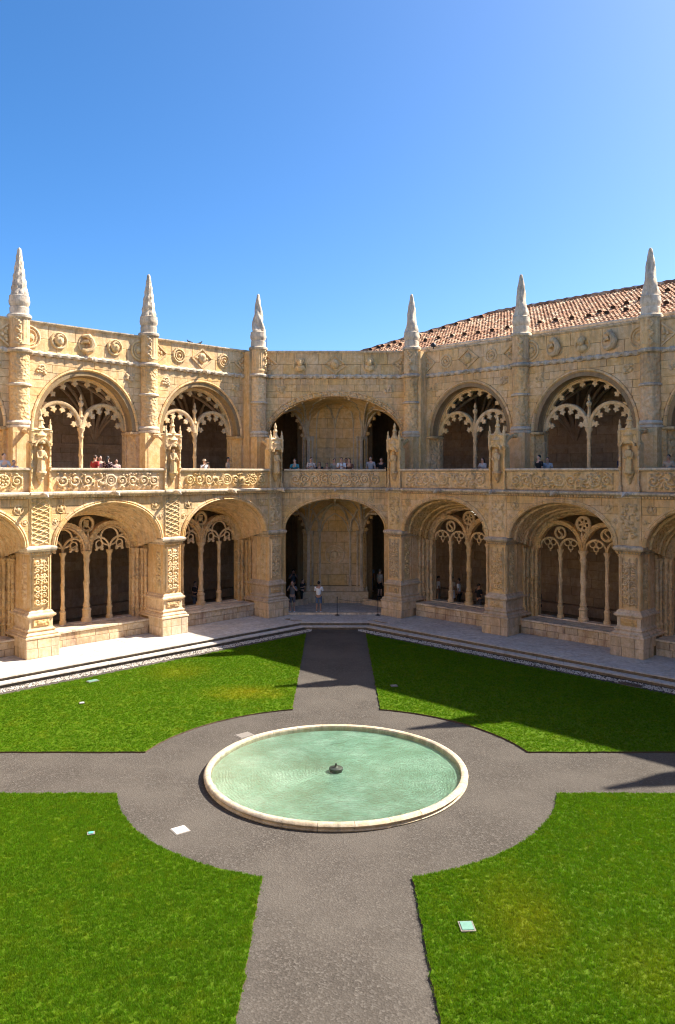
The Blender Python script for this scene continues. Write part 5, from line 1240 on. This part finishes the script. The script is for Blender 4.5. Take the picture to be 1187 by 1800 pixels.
for side, px, yl, pose, sh, lo_, lc, hr, lg, sk, ex, s, rz, lb in (
    ('L', 167, 1.2, 'down', 'red', 'trousers', 'black', 'brown', False, 0, None, .98, 2.6, 'person in a dark red top at the left balustrade, leftmost of the group'),
    ('L', 176, 1.6, 'fold', 'floral', 'skirt', 'black', 'black', False, 0, None, .97, .6, 'woman in a floral blouse between the red top and the dotted dress'),
    ('L', 189, 1.3, 'down', 'dots', 'skirt', 'black', 'black', True, 0, None, .96, 2.9, 'long haired woman in a dark dotted dress seen from behind at the left balustrade'),
    ('L', 204, 1.5, 'fold', 'floral', 'skirt', 'black', 'black', False, 1, None, .88, .7, 'shorter woman in a patterned blouse at the right of the left group'),
    ('L', 359, 1.2, 'photo', 'palegrey', 'trousers', 'denim', 'black', True, 2, 'hat', .90, .75, 'woman in a sun hat raising her hands beside the column of a left upper window'),
    ('L', 401, 2.0, 'down', 'beige', 'trousers', 'grey', 'black', False, 1, None, 1.0, 1.4, 'man in beige in the shadow at the right of the left upper window'),
    ('L', 4, .95, 'lean', 'palegrey', 'trousers', 'denim', 'brown', False, 2, None, .98, .9, 'person in a pale grey shirt leaning far over the balustrade at the left photo edge'),
    ('L', 22, 1.05, 'lean', 'white', 'trousers', 'denim', 'grey', False, 2, None, .82, .9, 'person in white bending down at the balustrade near the left photo edge'),
    ('R', 849, 1.3, 'hold', 'palegrey', 'trousers', 'denim', 'brown', True, 0, None, .95, -.9, 'woman in a pale top touching her face in the upper window right of the corner'),
    ('R', 948, 1.3, 'down', 'black', 'trousers', 'denim', 'black', False, 2, None, 1.0, -1.2, 'man in a black t-shirt at the left of the right upper window'),
    ('R', 963, 1.8, 'fold', 'palegrey', 'trousers', 'denim', 'black', True, 0, None, .94, -.5, 'woman in a grey patterned top behind the man in black'),
    ('R', 1090, 2.1, 'fold', 'navy', 'trousers', 'black', 'grey', False, 1, None, 1.0, 1.0, 'man in a dark jacket at the right end of the right upper window'),
    ('R', 1176, 1.2, 'fold', 'beige', 'trousers', 'denim', 'black', False, 1, None, .95, -.8, 'dark haired person resting on the balustrade at the right photo edge')):
    x, y = wpos(side, px, yl); person(x, y, U, rz, lb, pose, sh, lo_, lc, hr, lg, sk, s, ex, GU)
GG = 'people on the ground floor'
def gnd(py): return (8.1-ZW)*1370/(py-831)
def gp(px, py, rz, lb, **k): Y = gnd(py); person(at(px, Y), Y, ZW+.004, rz, lb, group=GG, **k)
gp(560.5, 1077, 2.9, 'man in a white t-shirt and grey denim shorts seen from behind in the corner arch', pose='hold', shirt='white', lower='shorts', lc='denim', hair='black', skin=1, s=1.0)
gp(514, 1076, -.1, 'man in a dark grey t-shirt taking a picture in the corner arch', pose='photo', shirt='grey', lower='shorts', lc='grey', hair='brown', skin=0, s=1.0)
gp(516, 1052, .1, 'taller shadowed person in grey with raised hands behind the man taking a picture', pose='photo', shirt='grey', lower='trousers', lc='black', s=1.02)
gp(532, 1060, .9, 'person in black seated low by the central pier seen in the dark opening', pose='hold', shirt='black', lower='trousers', lc='black', skin=2, s=.82)
gp(668, 1050, 2.2, 'man in a light checked shirt and dark shorts in the right dark opening', pose='down', shirt='palegrey', lower='shorts', lc='black', hair='grey', skin=2)
gp(652, 1040, .4, 'shadowy figure in blue deep inside the right dark opening', pose='down', shirt='blue', lower='trousers', lc='denim')
gp(644, 1036, 1.4, 'dim figure in beige deepest in the right dark opening', pose='fold', shirt='beige', lower='trousers', lc='black')
for side, px, yl, sh, lo_, lc, rz, lb in (('L', 343, 4.2, 'black', 'shorts', 'grey', 1.2, 'man in black standing behind the left lower window beside the corner'),
    ('R', 771, 4.6, 'white', 'trousers', 'beige', 1.6, 'walking figure in white in the leftmost light of the right lower window'),
    ('R', 795, 5.0, 'beige', 'skirt', 'white', -1.0, 'woman in beige with a white skirt in the second light of the right lower window'),
    ('R', 807, 4.6, 'white', 'trousers', 'black', -2.0, 'person in white before the main column of the right lower window'),
    ('R', 842, 3.6, 'black', 'trousers', 'grey', 2.0, 'person in black near the right column of the right lower window'),
    ('R', 948, 4.4, 'black', 'trousers', 'black', 1.0, 'person in black half hidden at the left jamb of the far right lower window')):
    x, y = wpos(side, px, yl); person(x, y, ZW+.004, rz, lb, 'down' if sh == 'white' else 'fold', sh, lo_, lc, 'black', False, 1, 1.0, None, GG)
